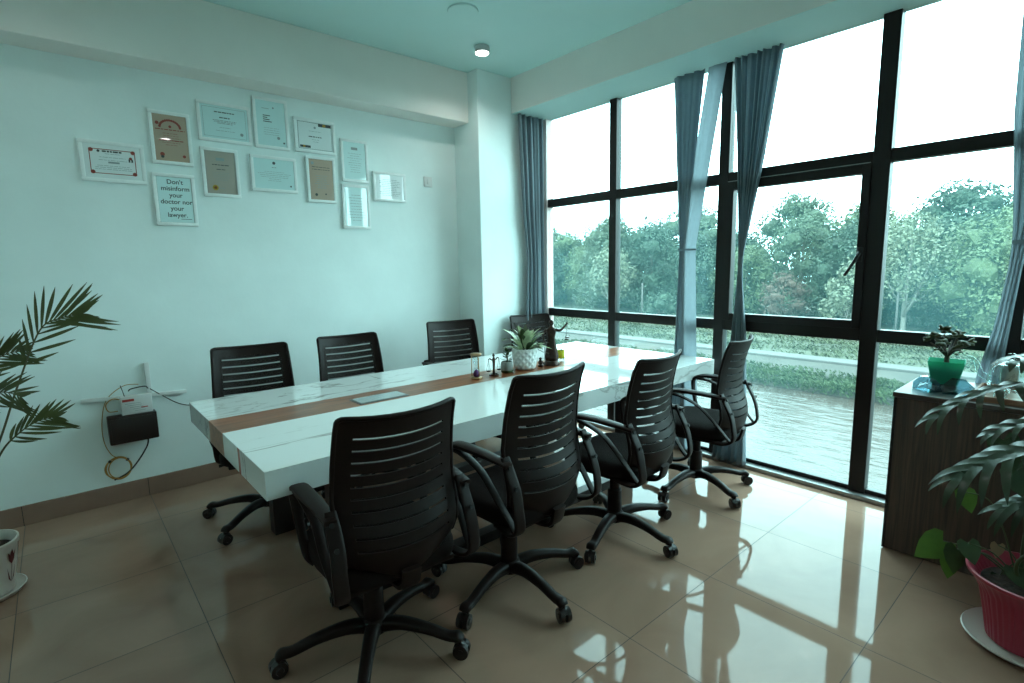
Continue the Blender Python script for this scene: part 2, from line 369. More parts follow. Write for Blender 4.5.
# dried smear stuck on a pane
bm = NB()
for (px, py, r, e) in ((645, 214, .013, 1), (646, 218, .017, 1.3), (644, 222, .010, 2), (645, 227, .008, 2.4), (644, 231, .005, 2)):
    p = at(px, py, 'x', XW+.022); ball(bm, (p.x, p.y, p.z), r, .25, .8, e, 1)
tag(obj('dirt_splash', bm, m_bolt), 'small dark dried splash stuck on the upper window glass left of the long grey curtain', 'stain')

# ------------------------------------------------------------------ CEILING LAMPS
def lamp(x, y, label, power=16):
    t = thing('ceiling_lamp', label, 'ceiling lamp', (x, y, H), group='round surface ceiling lamps')
    bm = NB(); lathe(bm, [(.052, 0), (.056, -.006), (.056, -.040), (.052, -.046), (.050, -.046)], n=32); obj('lamp_body', bm, m_lampb, t, auto=40)
    bm = NB(); lathe(bm, [(.0495, -.0445), (.0485, -.050), (.035, -.055), (.001, -.057)], n=32); obj('lens', bm, m_lampe, t, smooth=True)
    ld = bpy.data.lights.new('lamp_light', 'SPOT'); ld.energy = power; ld.spot_size = R(150); ld.spot_blend = .8; ld.color = (.95, 1, .93); ld.shadow_soft_size = .04
    lo = bpy.data.objects.new('lamp_light', ld); C.objects.link(lo); lo.location = (0, 0, -.065); lo.parent = t
lamp(2.60, 3.30, 'small round lit ceiling lamp near the corner column')
lamp(1.20, 1.98, 'small round lit ceiling lamp above the middle of the conference table')
lamp(0.0, 3.15, 'small round lit ceiling lamp above the certificates end of the room', 7)
lamp(1.20, .35, 'small round added fill lamp on the ceiling nearest the camera, over the open floor', 10)  # lamp added out of view as interior fill
lamp(-.55, 1.5, 'small round added fill lamp on the ceiling over the floor beside the palm', 7)  # another unseen lamp, added to lift the room light
bm = NB(); lathe(bm, [(.098, 0), (.100, -.004), (.096, -.010), (.001, -.012)], c=(2.16, 2.93, H), n=32); tag(obj('ceiling_cover', bm, m_ceil, auto=40), 'flat round cover plate on the ceiling, in front of the lit lamp', 'cover plate')

# ------------------------------------------------------------------ TABLE
TX0, TX1, TY0, TY1, TZ0, TZ1 = .475, 3.49, 1.855, 3.165, .645, .75
WY0, WY1 = 2.445, 2.70
tb = thing('conference_table', 'long white marble conference table with a wooden centre strip and thick edges', 'table', (2.0, 2.5, 0))
def tpart(name, m, *bs, **k):
    bm = NB()
    for b in bs: box(bm, b[0]-2.0, b[1]-2.0, b[2]-2.5, b[3]-2.5, b[4], b[5], bev=b[6] if len(b) > 6 else .0015)
    return obj(name, bm, m, tb, **k)
tpart('marble_slab', m_marble, (TX0, TX1, TY0, WY0, TZ0, TZ1))
tpart('marble_slab', m_marble, (TX0, TX1, WY1, TY1, TZ0, TZ1))
tpart('wood_strip', m_twood, (TX0-.001, TX1, WY0, WY1, TZ0, TZ1+.0006))
tpart('edge_band', m_twood2, (TX0-.0015, TX0+.001, 2.175, 2.20, TZ0, TZ1-.001, 0))
for y in (2.08, 2.93):
    r = tpart('floor_rail', m_tleg, (.85, 2.86, y-.035, y+.035, 0, .055, .004))
for x in (.82, 2.76):
    for y in (2.08, 2.93): tpart('leg', m_tleg, (x-.05, x+.05, y-.04, y+.04, 0, TZ0, .004))
    tpart('cross_bar', m_tleg, (x-.04, x+.04, 2.12, 2.89, TZ0-.06, TZ0-.0, .003))
for x0, x1, l in ((1.105, 1.385, 0),):
    pl = tpart('cable_plate', m_plateb, (x0, x1, 2.46, 2.595, TZ1, TZ1+.004, .001))
    bm = NB(); box(bm, x0-2+.009, x1-2-.009, -.04+.009, .095-.009, TZ1+.004, TZ1+.006, bev=.0008); obj('lid', bm, m_plate, pl)

# ------------------------------------------------------------------ CHAIR
def make_chair():
    t = thing('office_chair', '', 'chair')
    Z0, Z1 = .425, .970
    PY = [(.40, -.235), (.44, -.262), (.50, -.286), (.57, -.284), (.64, -.255), (.70, -.238), (.80, -.245), (.90, -.268), (1.0, -.302)]
    PW = [(.40, .165), (.44, .190), (.50, .212), (.58, .220), (.70, .218), (.85, .210), (1.0, .203)]
    def lut(T, z):
        for a, b in zip(T, T[1:]):
            if z <= b[0] or b is T[-1]:
                t = (z-a[0])/(b[0]-a[0]); return a[1]+(b[1]-a[1])*t
    def sm(T, z): return sum(lut(T, z+d) for d in (-.03, -.015, 0, .015, .03))/5
    hw_ = lambda z: sm(PW, z)
    def surf(u, z, off=0):
        return Vector((u*hw_(z), sm(PY, z)+(.050+.03*max(0, .75-z)/.3)*abs(u)**2.2-off, z))
    zs = []; slots = []
    z = .906; pitch = .0405; sh = .0078
    for k in range(10): slots.append((z-sh/2, z+sh/2)); z -= pitch
    slots = slots[::-1]
    zs = [Z0, Z0+.03, Z0+.06, Z0+.09]
    for a, b in slots:
        mid = (zs[-1]+a)/2
        zs += [mid, a, b]
    zs += [.925, .945, .96, Z1]
    us = [-1, -.99, -.965, -.93, -.88, -.76] + [-.76+1.52*i/14 for i in range(1, 14)] + [.76, .88, .93, .965, .99, 1]
    bm = NB(); g = {}
    def vz(u, z):   # slots sag slightly towards the middle; all four corners are rounded
        v = (z-Z0)/(Z1-Z0)
        zz = z-.014*(1-u*u)*(1-v)**.5+.010*(u*u)*v
        if v < .12: zz += .040*abs(u)**3*(1-v/.12)
        if v > .9: zz -= .010*max(0, (abs(u)-.90)/.10)**2*(v-.9)/.1
        return zz
    for i, z in enumerate(zs):
        for j, u in enumerate(us):
            p = surf(u, z); p.z = vz(u, z); g[i, j] = bm.verts.new(p)
    sset = {zs.index(a) for a, b in slots}
    for i in range(len(zs)-1):
        for j in range(len(us)-1):
            uc = (us[j]+us[j+1])/2
            if i in sset and abs(uc) < .76: continue
            bm.faces.new((g[i, j], g[i, j+1], g[i+1, j+1], g[i+1, j]))
    bk = obj('backrest', bm, m_plastic, t, smooth=True)
    so = bk.modifiers.new('solid', 'SOLIDIFY'); so.thickness = .006; so.offset = 0; es = bk.modifiers.new('crisp', 'EDGE_SPLIT'); es.split_angle = R(40)
    # rim
    bm = NB(); path = [surf(-1, z) for z in [Z0+(Z1-Z0)*i/10 for i in range(11)]]
    for p, z in zip(path, [Z0+(Z1-Z0)*i/10 for i in range(11)]): p.z = vz(1, z)
    top = []
    for u in (-.99, -.965, -.93, -.88, -.7, -.5, -.25, 0, .25, .5, .7, .88, .93, .965, .99):
        p = surf(u, Z1); p.z = vz(u, Z1)+.002; top.append(p)
    right = [Vector((-p.x, p.y, p.z)) for p in path[::-1]]
    bot = []
    for i in range(1, 12):
        u = 1-2*i/12; p = surf(u, Z0); p.z = vz(u, Z0); bot.append(p)
    sweep(bm, path+top+right+bot, .0085, .0085, n=8, closed=True); obj('back_rim', bm, m_plastic, t, smooth=True)
    # woven mesh on the sitter's side
    bm = NB(); G = {}
    for i in range(9):
        for j in range(9):
            z = .50+.425*i/8; u = -.80+1.60*j/8; p = surf(u, z, -.010); p.z = vz(u, z); G[i, j] = bm.verts.new(p)
    for i in range(8):
        for j in range(8): bm.faces.new((G[i, j], G[i, j+1], G[i+1, j+1], G[i+1, j]))
    obj('mesh_panel', bm, m_mesh, t, smooth=True)
    # seat
    def pad(x, y0, y1, z0, z1, n=28, crown=.012):
        bm = NB(); prof = [(.90, z0), (.985, z0+.008), (1.0, z0+.022), (1.0, z1-.03), (.975, z1-.012), (.91, z1-.002), (.7, z1+crown*.4), (.35, z1+crown*.1), (.02, z1)]
        yc = (y0+y1)/2; hy = (y1-y0)/2; rings = []
        for k, zz in prof:
            ring = []
            for i in range(n):
                a = TAU*i/n; ca, sa = math.cos(a), math.sin(a)
                ca = math.copysign(abs(ca)**.45, ca); sa = math.copysign(abs(sa)**.45, sa)
                yy = yc+hy*k*sa; fz = zz-(.022*max(0, (yy-yc)/hy-.5)**1.3 if zz > z0+.03 else 0)
                ring.append(bm.verts.new((x*k*ca*(1-.06*max(0, -sa)), yy, fz)))
            rings.append(ring)
        for a, b in zip(rings, rings[1:]):
            for i in range(n): bm.faces.new((a[i], a[(i+1) % n], b[(i+1) % n], b[i]))
        bm.faces.new(rings[0]); bm.faces.new(rings[-1]); return bm
    obj('seat', pad(.238, -.255, .225, .392, .470), m_fabric, t, auto=60)
    bm = NB(); box(bm, -.20, .20, -.22, .17, .372, .394, bev=.008); obj('seat_pan', bm, m_plastic, t, auto=30)
    bm = NB(); box(bm, -.075, .075, -.13, .10, .325, .372, bev=.012)
    sweep(bm, [(.07, -.02, .35), (.17, -.02, .352), (.235, -.02, .345)], [.007, .006, .009], n=8); obj('tilt_mechanism', bm, m_plastic, t, auto=30)
    # back support post
    bm = NB(); sweep(bm, smoothpath([(0, -.06, .352), (0, -.20, .352), (0, -.262, .375), (0, -.282, .44)]), .035, .010, n=8, side=(1, 0, 0), sq=.5); obj('back_support', bm, m_plastic, t, auto=40)
    for s in (-1, 1):
        X = .243*s
        # flat bracket between seat and back
        bm = NB()
        pts = smoothpath([(X*.86, -.13, .388), (X*.93, -.235, .392), (X*.975, -.292, .43), (X*.985, -.290, .50), (X*.97, -.272, .57), (X*.965, -.240, .635), (X*.96, -.215, .685)], 5)
        sweep(bm, pts, [.014, .021, .024, .024, .024, .023, .018], [.007, .008, .008, .008, .007], n=12, side=(1, .12*s, 0), sq=.45)
        br = obj('back_bracket', bm, m_plastic, t, auto=45)
        for yy, zz in ((-.275, .585), (-.243, .655)):
            bm = NB(); m4 = Matrix.Translation((X*.972+s*.0045, yy-.008, zz)) @ Vector((.12*s, -.97, .2)).to_track_quat('Z', 'Y').to_matrix().to_4x4()
            bmesh.ops.create_cone(bm, cap_ends=True, segments=14, radius1=.0085, radius2=.0085, depth=.006, matrix=m4); obj('bolt', bm, m_bolt, br, auto=30)
        # arm loop: top pad, curled front, return bar
        bm = NB()
        pts = smoothpath([(X*1.0, -.245, .662), (X*1.00, -.15, .672), (X*1.03, -.02, .680), (X*1.03, .07, .674), (X*1.03, .118, .648), (X*1.03, .122, .590), (X*1.01, .105, .500), (X*.98, .075, .415), (X*.90, .05, .385)], 6)
        sweep(bm, pts, [.020, .026, .030, .029, .026, .020, .017, .016, .014], [.009, .011, .012, .012, .011, .010, .010, .010, .008], n=10, side=(1, 0, 0), sq=.6)
        obj('armrest', bm, m_plastic, t, auto=50)
        bm = NB()
        pts = smoothpath([(X*1.03, .105, .655), (X*1.03, .01, .645), (X*1.01, -.09, .600), (X*1.03, -.18, .525), (X*1.0, -.245, .450), (X*.99, -.275, .415)], 6)
        sweep(bm, pts, [.020, .018, .016, .015, .015], [.007, .006, .006, .006], n=8, side=(1, 0, 0), sq=.6)
        obj('arm_brace', bm, m_plastic, t, auto=50)
    bm = NB(); lathe(bm, [(.034, .115), (.038, .125), (.037, .235), (.034, .245), (.026, .248), (.026, .330)], n=20); obj('gas_column', bm, m_plastic, t, auto=40)
    bm = NB(); lathe(bm, [(.030, .062), (.046, .070), (.052, .088), (.050, .112), (.040, .124), (.030, .126)], n=24); obj('hub', bm, m_plastic, t, auto=40)
    b = thing('base', '', ''); 
    for k in ('label', 'category'): del b[k]
    b.parent = t
    for i in range(5):
        a = TAU*i/5; ca, sa = math.cos(a), math.sin(a)
        def P(r, z, w=0): return (r*ca-w*sa, r*sa+w*ca, z)
        bm = NB(); sweep(bm, smoothpath([P(.03, .094), P(.11, .108), P(.21, .098), P(.29, .078), P(.328, .078), P(.342, .066)], 4), [.031, .026, .022, .021, .025, .021], [.025, .021, .017, .015, .015, .012], n=10, side=(-sa, ca, 0), sq=.65)
        obj('base_leg', bm, m_plastic, b, auto=50)
        bm = NB(); d = Vector((ca, sa, 0)).lerp(Vector((-sa, ca, 0)), rnd.uniform(-.6, .6)).normalized(); s = Vector((-d.y, d.x, 0)); c = Vector(P(.342, .0295))
        for k in (-1, 1):
            cc = c+s*.0145*k; q = s.to_track_quat('Z', 'Y').to_matrix().to_4x4()
            bmesh.ops.create_cone(bm, cap_ends=True, segments=20, radius1=.0285, radius2=.0285, depth=.019, matrix=Matrix.Translation(cc) @ q)
            bmesh.ops.create_cone(bm, cap_ends=True, segments=20, radius1=.016, radius2=.012, depth=.006, matrix=Matrix.Translation(cc+s*.011*k) @ q)
        sweep(bm, [c+Vector((0, 0, .012))+d*.022, c+Vector((0, 0, .031)), c+Vector((0, 0, .022))-d*.022, c-d*.030-Vector((0, 0, .003))], .010, .004, n=8, side=s, sq=.6)
        sweep(bm, [c, c+Vector((0, 0, .048))], .007, n=8)
        obj('caster', bm, m_wheel, b, auto=40)
    return t
chair = make_chair()
CH = [  # x, y, facing turn, base turn, label
 (.822, 1.745, -4, 20, 'black mesh-back office chair nearest the camera, at the near end of the table'),
 (1.445, 1.70, 3, 53, 'black mesh-back office chair on the near side, second from the camera'),
 (2.165, 1.68, 5, 55, 'black mesh-back office chair on the near side, third from the camera'),
 (3.00, 1.695, 10, 34, 'black mesh-back office chair standing right beside the window and the pleated curtain'),
 (.825, 3.18, 172, 143, 'black mesh-back office chair on the wall side, closest to the wall-mounted black box'),
 (1.475, 3.20, 178, 15, 'black mesh-back office chair on the wall side, second from the black wall box'),
 (2.375, 3.34, 168, 30, 'black mesh-back office chair in front of the corner column, left of the plants'),
 (3.235, 3.32, 168, 10, 'black mesh-back office chair mostly hidden behind the white plant pot and statue'),
]
for i, (x, y, rz, br, lab) in enumerate(CH):
    o = chair if i == 0 else copy_tree(chair)
    o.location = (x, y, 0); o.scale = (1, 1, (1, 1.04, 1.01, 1, 1, 1, 1.012, 1)[i]); o.rotation_euler = (0, 0, R(rz)); o['label'] = lab; o['group'] = 'office chairs around the table'
    for ch in o.children:
        if ch.name.startswith(('gas_column', 'hub')): ch.location = (-(.032, .020, .015, 0, 0, 0, 0, 0)[i], 0, 0)
        if ch.name.startswith('base') and ch.type == 'EMPTY': ch.rotation_euler = (0, 0, R(br-rz)); ch.location = (-(.032, .020, .015, 0, 0, 0, 0, 0)[i], 0, 0)

# ------------------------------------------------------------------ WALL FRAMES
def line(bm, x0, x1, z, h=.003, mi=0, y=-.0158): box(bm, x0, x1, y-.0006, y, z-h/2, z+h/2, mi)
def frame(x0, x1, z0, z1, paper, label, style, tilt=0, mat_w=.0, fw=.021):
    w, h = x1-x0, z1-z0
    t = thing('picture_frame', label, 'picture frame', ((x0+x1)/2, YA-.001, (z0+z1)/2), group='white framed certificates on the wall'); t.rotation_euler = (0, R(tilt), 0)
    bm = NB(); X, Z = w/2, h/2
    for b in ((-X, X, Z-fw, Z), (-X, X, -Z, -Z+fw), (-X, -X+fw, -Z+fw, Z-fw), (X-fw, X, -Z+fw, Z-fw)): box(bm, b[0], b[1], -.020, 0, b[2], b[3], bev=.003)
    obj('frame_border', bm, m_frame, t, auto=30)
    X -= fw; Z -= fw
    bm = NB(); mats = [m_ink, m_inkg, m_inkr, m_gold, paper, m_paperw]
    box(bm, -X, X, -.015, -.003, -Z, Z, 5 if mat_w else 4)
    X -= mat_w; Z -= mat_w
    if mat_w: box(bm, -X, X, -.0152, -.015, -Z, Z, 4)
    r = random.Random(int(x0*1000+z0*77))
    def border(o, th, mi):
        for b in ((-X+o, X-o, Z-o-th, Z-o), (-X+o, X-o, -Z+o, -Z+o+th), (-X+o, -X+o+th, -Z+o, Z-o), (X-o-th, X-o, -Z+o, Z-o)): box(bm, b[0], b[1], -.0162, -.0150, b[2], b[3], mi)
    def rows(za, zb, n, mi=1, wmin=.4, wmax=.8, th=.0022, dash=True):
        for k in range(n):
            z = za+(zb-za)*k/max(1, n-1); ww = X*r.uniform(wmin, wmax); x = -ww
            while x < ww:
                l = r.uniform(.008, .028); line(bm, x, min(x+l, ww), z, th, mi); x += l+.004
    def disc(x, z, rad, mi):
        m4 = Matrix.Translation((x, -.0158, z)) @ Matrix.Rotation(PI/2, 4, 'X'); d = bmesh.ops.create_cone(bm, cap_ends=True, segments=20, radius1=rad, radius2=rad, depth=.0014, matrix=m4)
        for v in d['verts']:
            for f in v.link_faces: f.material_index = mi
    if style == 'redcorner':
        border(.010, .004, 2)
        for sx in (-1, 1):
            for sz in (-1, 1): disc(sx*(X-.020), sz*(Z-.018), .011, 2)
        disc(-X*.55, Z*.72, .007, 0); rows(Z*.72, Z*.72, 1, 0, .38, .42, .009); rows(Z*.55, Z*.55, 1, 1, .3, .35)
        rows(Z*.3, Z*.1, 2, 1, .5, .6); line(bm, -X*.2, X*.25, -Z*.05, .010, 1); rows(-Z*.3, -Z*.55, 3, 1, .6, .75)
        disc(X*.72, Z*.35, .008, 2); box(bm, X*.63, X*.70, -.0162, -.015, Z*.08, Z*.3, 0); box(bm, X*.74, X*.81, -.0162, -.015, Z*.08, Z*.3, 0)
    elif style == 'arch':
        for k in range(15):
            a = PI*(k+.5)/15; disc(.0+.055*math.cos(a), Z*.52+.045*math.sin(a)-.01, .007, 2)
        disc(0, Z*.50, .008, 2); disc(-X*.75, Z*.62, .010, 2)
        rows(Z*.36, Z*.36, 1, 2, .85, .9, .005); rows(Z*.2, -Z*.3, 6, 2, .3, .9, .002); rows(-Z*.1, -Z*.1, 1, 2, .7, .8, .006)
        disc(-X*.6, -Z*.72, .012, 2); disc(-X*.6, -Z*.82, .009, 0); disc(X*.7, -Z*.75, .009, 2)
    elif style == 'lines':
        border(.012, .0015, 1); rows(Z*.62, Z*.62, 1, 0, .4, .45, .006); rows(Z*.3, Z*.3, 1, 0, .22, .25, .006); rows(Z*.12, -Z*.05, 3, 1, .3, .6, .004); rows(-Z*.3, -Z*.5, 2, 1, .2, .4); disc(X*.7, -Z*.6, .010, 1)
    elif style == 'seal':
        border(.005, .0015, 1); box(bm, -.025, .025, -.0162, -.015, Z*.55, Z*.70, 1); rows(Z*.36, Z*.36, 1, 0, .5, .6, .005); rows(Z*.15, Z*.15, 1, 0, .25, .3, .004); rows(Z*.0, -Z*.35, 5, 1, .3, .7, .002); disc(-X*.45, -Z*.72, .018, 3); disc(-X*.45, -Z*.72, .009, 2); rows(-Z*.75, -Z*.75, 1, 1, .2, .3, .003)
    elif style == 'letter':
        disc(X*.2, Z*.72, .006, 1); line(bm, -X*.6, -X*.1, Z*.66, .003, 1)
        for k, l in enumerate((.5, .3, .45, .6)): line(bm, -X*.55, -X*.55+X*l, Z*(.35-.09*k), .005, 0)
        rows(-Z*.2, -Z*.5, 4, 1, .5, .7, .0018); disc(X*.45, -Z*.62, .010, 1); disc(X*.82, -Z*.82, .006, 0)
    elif style == 'blackgold':
        border(.006, .0018, 0); box(bm, X*.2, X*.92, -.0165, -.015, Z*.72, Z*.92, 0); box(bm, X*.45, X*.62, -.0170, -.015, Z*.74, Z*.90, 3)
        box(bm, -X*.88, -X*.30, -.0165, -.015, -Z*.86, -Z*.70, 0); box(bm, -X*.72, -X*.60, -.0170, -.015, -Z*.84, -Z*.72, 3)
        disc(-.0, Z*.6, .008, 1); rows(Z*.33, Z*.33, 1, 1, .3, .35); rows(-Z*.05, -Z*.05, 1, 0, .35, .4, .006); rows(-Z*.25, -Z*.4, 2, 1, .1, .3); 
    elif style == 'plain':
        disc(-.0, Z*.75, .010, 0); rows(Z*.45, Z*.45, 1, 0, .1, .15); rows(Z*.15, -Z*.45, 6, 1, .2, .85, .0018); disc(X*.8, -Z*.75, .006, 0)
    elif style == 'buff':
        disc(-X*.7, Z*.8, .011, 1); rows(Z*.62, Z*.5, 2, 0, .6, .8, .004); rows(Z*.2, -Z*.4, 7, 1, .3, .8, .003); disc(-X*.5, -Z*.75, .010, 0); disc(X*.3, -Z*.7, .006, 0)
    elif style == 'badge':
        box(bm, -.025, .025, -.0162, -.015, Z*.60, Z*.74, 1); rows(Z*.4, -Z*.6, 9, 1, .4, .8, .002)
    elif style == 'badge2':
        rows(Z*.6, -Z*.7, 10, 1, .4, .8, .003)
    elif style == 'quote': border(.0, .0015, 1)
    p = obj('certificate', bm, mats, t)
    return t, p
F_ = frame
F_(.190, .505, 1.965, 2.200, m_paperw, 'white framed landscape certificate with a red ornamental border, leftmost on the wall', 'redcorner', mat_w=.016)
F_(.545, .768, 2.100, 2.420, m_paperb, 'white framed reddish-buff certificate with an arched heading', 'arch')
tq, pq = F_(.532, .762, 1.722, 2.045, m_papert, 'white framed quote about doctor and lawyer in black lettering', 'quote')
F_(.812, 1.135, 2.275, 2.525, m_papert, 'white framed pale landscape certificate, second in the upper row', 'lines')
F_(.812, 1.035, 1.920, 2.235, m_paperg, 'white framed grey-beige certificate with a round gold seal', 'seal')
F_(1.153, 1.385, 2.272, 2.610, m_papert, 'white framed portrait certificate, highest on the wall', 'letter')
F_(1.110, 1.420, 1.978, 2.222, m_papert, 'white framed plain teal landscape certificate below the highest portrait one', 'plain')
F_(1.423, 1.725, 2.278, 2.520, m_paperw, 'white framed landscape certificate with black and yellow corner ribbons', 'blackgold')
F_(1.490, 1.710, 1.925, 2.258, m_paperb, 'white framed buff portrait certificate with window glare on its right side', 'buff')
F_(1.762, 1.982, 2.098, 2.415, m_papert, 'white framed portrait certificate, upper of the two stacked shiny ones', 'badge')
F_(1.752, 1.978, 1.742, 2.078, m_papert, 'white framed portrait certificate, lower of the two stacked shiny ones', 'badge2')
F_(2.018, 2.310, 1.968, 2.200, m_paperw, 'white framed landscape certificate, rightmost on the wall', 'badge2')
def text_mesh(body, size, name, m, parent, loc, rot, align='CENTER', ext=.0004, sp=1.0):
    cu = bpy.data.curves.new(name, 'FONT'); cu.body = body; cu.size = size; cu.align_x = align; cu.extrude = ext; cu.space_line = sp; cu.offset = .0006
    o = bpy.data.objects.new(name, cu); C.objects.link(o); bpy.context.view_layer.update()
    me = bpy.data.meshes.new_from_object(o.evaluated_get(bpy.context.evaluated_depsgraph_get())); me.name = name
    bpy.data.objects.remove(o); me.materials.append(m)
    q = bpy.data.objects.new(name, me); C.objects.link(q); q.parent = parent; q.location = loc; q.rotation_euler = rot; return q
text_mesh("Don't\nmisinform\nyour\ndoctor nor\nyour\nlawyer.", .0385, 'lettering', m_ink, pq, (.004, -.0150, .098), (PI/2, 0, 0), sp=1.06)
bm = NB(); line(bm, .02, .08, -.118, .003); obj('underline', bm, m_ink, pq)
# wall switch
t = thing('wall_switch', 'small white square switch plate on the wall right of the certificates', 'switch', (2.535, YA-.001, 2.16))
bm = NB(); box(bm, -.04, .04, -.010, 0, -.042, .042, bev=.003); obj('plate', bm, m_white, t, auto=30)
bm = NB(); box(bm, -.012, .012, -.016, -.010, -.022, .022, bev=.002); obj('rocker', bm, m_white, t, auto=30)

# ------------------------------------------------------------------ WALL ELECTRONICS
WA = YA-.001
t = thing('cable_trunking', 'white plastic cable trunking on the wall, horizontal run with a vertical riser', 'trunking', (.36, WA, .66))
bm = NB()
m4 = Matrix.Rotation(R(3.2), 4, 'Y')
box(bm, -.31, .235, -.018, 0, -.012, .010, bev=.002); bmesh.ops.transform(bm, matrix=m4, verts=bm.verts); obj('horizontal_run', bm, m_white, t, auto=30)
bm = NB(); box(bm, .018, .045, -.022, 0, .012, .205, bev=.002); obj('riser', bm, m_white, t, auto=30)
t = thing('network_box', 'black wall-mounted metal network box above the coiled yellow cable', 'box', (.285, WA, .475))
bm = NB(); box(bm, -.125, .125, -.085, 0, -.085, .085, bev=.006); obj('housing', bm, m_black, t, auto=30)
bm = NB(); box(bm, -.113, .113, -.088, -.085, -.073, .073, bev=.001); obj('front_cover', bm, m_black, t, auto=30)
t = thing('wifi_router', 'white boxy router with a red printed mark standing on top of the black wall box', 'router', (.315, WA-.045, .561))
bm = NB(); box(bm, -.080, .080, -.025, .020, 0, .115, bev=.005); obj('housing', bm, m_white, t, auto=30)
bm = NB(); box(bm, -.072, -.012, -.0262, -.025, .083, .098, 0); obj('red_mark', bm, m_red, t)
bm = NB(); box(bm, .02, .055, -.0262, -.025, .035, .041, 1)
for k in range(5): box(bm, -.06+.012*k, .02+.006*k, -.0262, -.025, .068-.012*k, .070-.012*k, 0)
obj('label_print', bm, [m_inkg, m_red], t)
bm = NB(); sweep(bm, [(-.055, 0, .11), (-.062, 0, .15), (-.070, 0, .185)], [.003, .002, .003], n=6); obj('antenna', bm, m_black, t, smooth=True)
def cable(name, pts, r, m, label, cat='cable'):
    bm = NB(); sweep(bm, smoothpath(pts, 8), r, n=6); return tag(obj(name, bm, m, smooth=True), label, cat)
y = WA-.012
cable('cable', [(.285, y, .70), (.30, y-.02, .715), (.37, y-.02, .72), (.39, y, .69)], .0035, m_cableb, 'short black cable looped over the top of the white router')
cable('cable', [(.395, y-.02, .70), (.46, y, .64), (.54, y, .575), (.62, y, .545), (.75, y, .53)], .0028, m_cableb, 'thin black cable running from the router down behind the table end')
cable('fibre_cable', [(.34, y, .735), (.26, y, .735), (.17, y, .66), (.135, y, .52), (.135, y, .40), (.16, y, .32), (.19, y, .29)], .0022, m_cabley, 'thin yellow fibre cable arching down the wall left of the black box')
cable('fibre_cable', [(.235, y-.01, .655), (.20, y-.01, .665), (.165, y-.01, .635), (.175, y-.01, .59), (.22, y-.01, .585)], .003, m_cabley, 'small yellow cable loop left of the white router')
cable('power_cable', [(.355, y-.03, .395), (.345, y-.03, .34), (.29, y-.02, .25), (.23, y-.01, .185), (.16, y-.01, .155)], .0045, m_cableb, 'black power cable hanging from the underside of the black wall box')
bm = NB()
for k, (rx, rz, dy, dx) in enumerate(((.064, .072, 0, 0), (.056, .066, -.006, .004), (.068, .064, .006, -.002))):
    sweep(bm, [(.190+dx+rx*math.cos(a), y+dy-.006, .225+rz*math.sin(a)) for a in (TAU*i/28 for i in range(28))], .0035, n=6, closed=True)
t = obj('cable_coil', bm, m_cabley, smooth=True); tag(t, 'coil of yellow cable hanging low on the wall above the skirting', 'cable')
bm = NB()
for a in (.7, 2.3): 
    ball(bm, (.19+.062*math.cos(a), y-.006, .225+.068*math.sin(a)), .011, 1, 1, 1, 1)
obj('cable_tie', bm, m_cableb, t)

# ------------------------------------------------------------------ CURTAINS
def curtain_panel(name, rowsdef, folds, amp, parent=None, seed=0, ax='y', nu=60, m=None, thick=True):
    "rowsdef: (z, a0, a1, centre of the other axis, amp scale)"
    bm = NB(); N = 46; zs = [r[0] for r in rowsdef]; G = {}
    def interp(z):
        for a, b in zip(rowsdef, rowsdef[1:]):
            if a[0] >= z >= b[0]:
                t = (a[0]-z)/(a[0]-b[0]) if a[0] != b[0] else 0; t2 = t
                return [a[k]+(b[k]-a[k])*t2 for k in range(1, 5)]
        return list(rowsdef[-1][1:])
    for i in range(N+1):
        z = zs[0]+(zs[-1]-zs[0])*i/N; a0, a1, c, s = interp(z)
        for j in range(nu+1):
            u = j/nu; w = u+.02*math.sin(u*17+seed)
            f = math.sin(TAU*folds*w+seed+.25*math.sin(z*3+seed))+.3*math.sin(TAU*folds*2.3*w+seed*2)
            p = a0+(a1-a0)*u; q = c+amp*s*f
            G[i, j] = bm.verts.new((q, p, z) if ax == 'y' else (p, q, z))
    for i in range(N):
        for j in range(nu): bm.faces.new((G[i, j], G[i, j+1], G[i+1, j+1], G[i+1, j]))
    o = obj(name, bm, m or m_curtain, parent, smooth=True)
    if not thick: return o
    md = o.modifiers.new('solid', 'SOLIDIFY'); md.thickness = .002; return o
XC = 3.535
def tie(parent, x, y, z, rx, ry, h=.03):
    bm = NB(); lathe(bm, [(1.06, -h/2), (1.1, 0), (1.06, h/2)], c=(x, y, z), n=20, cap=False, sx=rx, sy=ry); return obj('tie_band', bm, m_curtain, parent, smooth=True)
zt = 2.745
t = thing('curtain', 'grey blue curtain tied halfway, left of the central window mullion', 'curtain', (XC, 2.1, 0), group='curtains along the window wall'); Tm = (-XC, -2.1, 0)
def sh(rows, dy): return [(r[0], r[1]-dy, r[2]-dy, r[3]-XC, r[4]) for r in rows]
curtain_panel('gathered_panel', sh([(zt, 2.27, 2.02, XC, .8), (2.2, 2.235, 2.07, XC, .7), (1.53, 2.185, 2.125, XC-.005, .4), (.95, 2.20, 2.12, XC-.005, .5), (.02, 2.24, 2.08, XC-.005, .6)], 2.1), 3.5, .018, t, 1)
curtain_panel('front_band', sh([(zt, 1.995, 1.865, XC-.004, .3), (2.2, 2.075, 1.945, XC-.010, .3), (1.53, 2.155, 2.045, XC-.015, .2), (.95, 2.15, 2.02, XC-.015, .3), (.02, 2.13, 1.98, XC-.012, .5)], 2.1), 1.2, .012, t, 2, thick=False)
tie(t, -.005, .015, 1.525, .024, .068, .012)
t = thing('curtain', 'dark pleated curtain knotted to a thin neck, right of the central window mullion', 'curtain', (XC, 1.7, 0), group='curtains along the window wall')
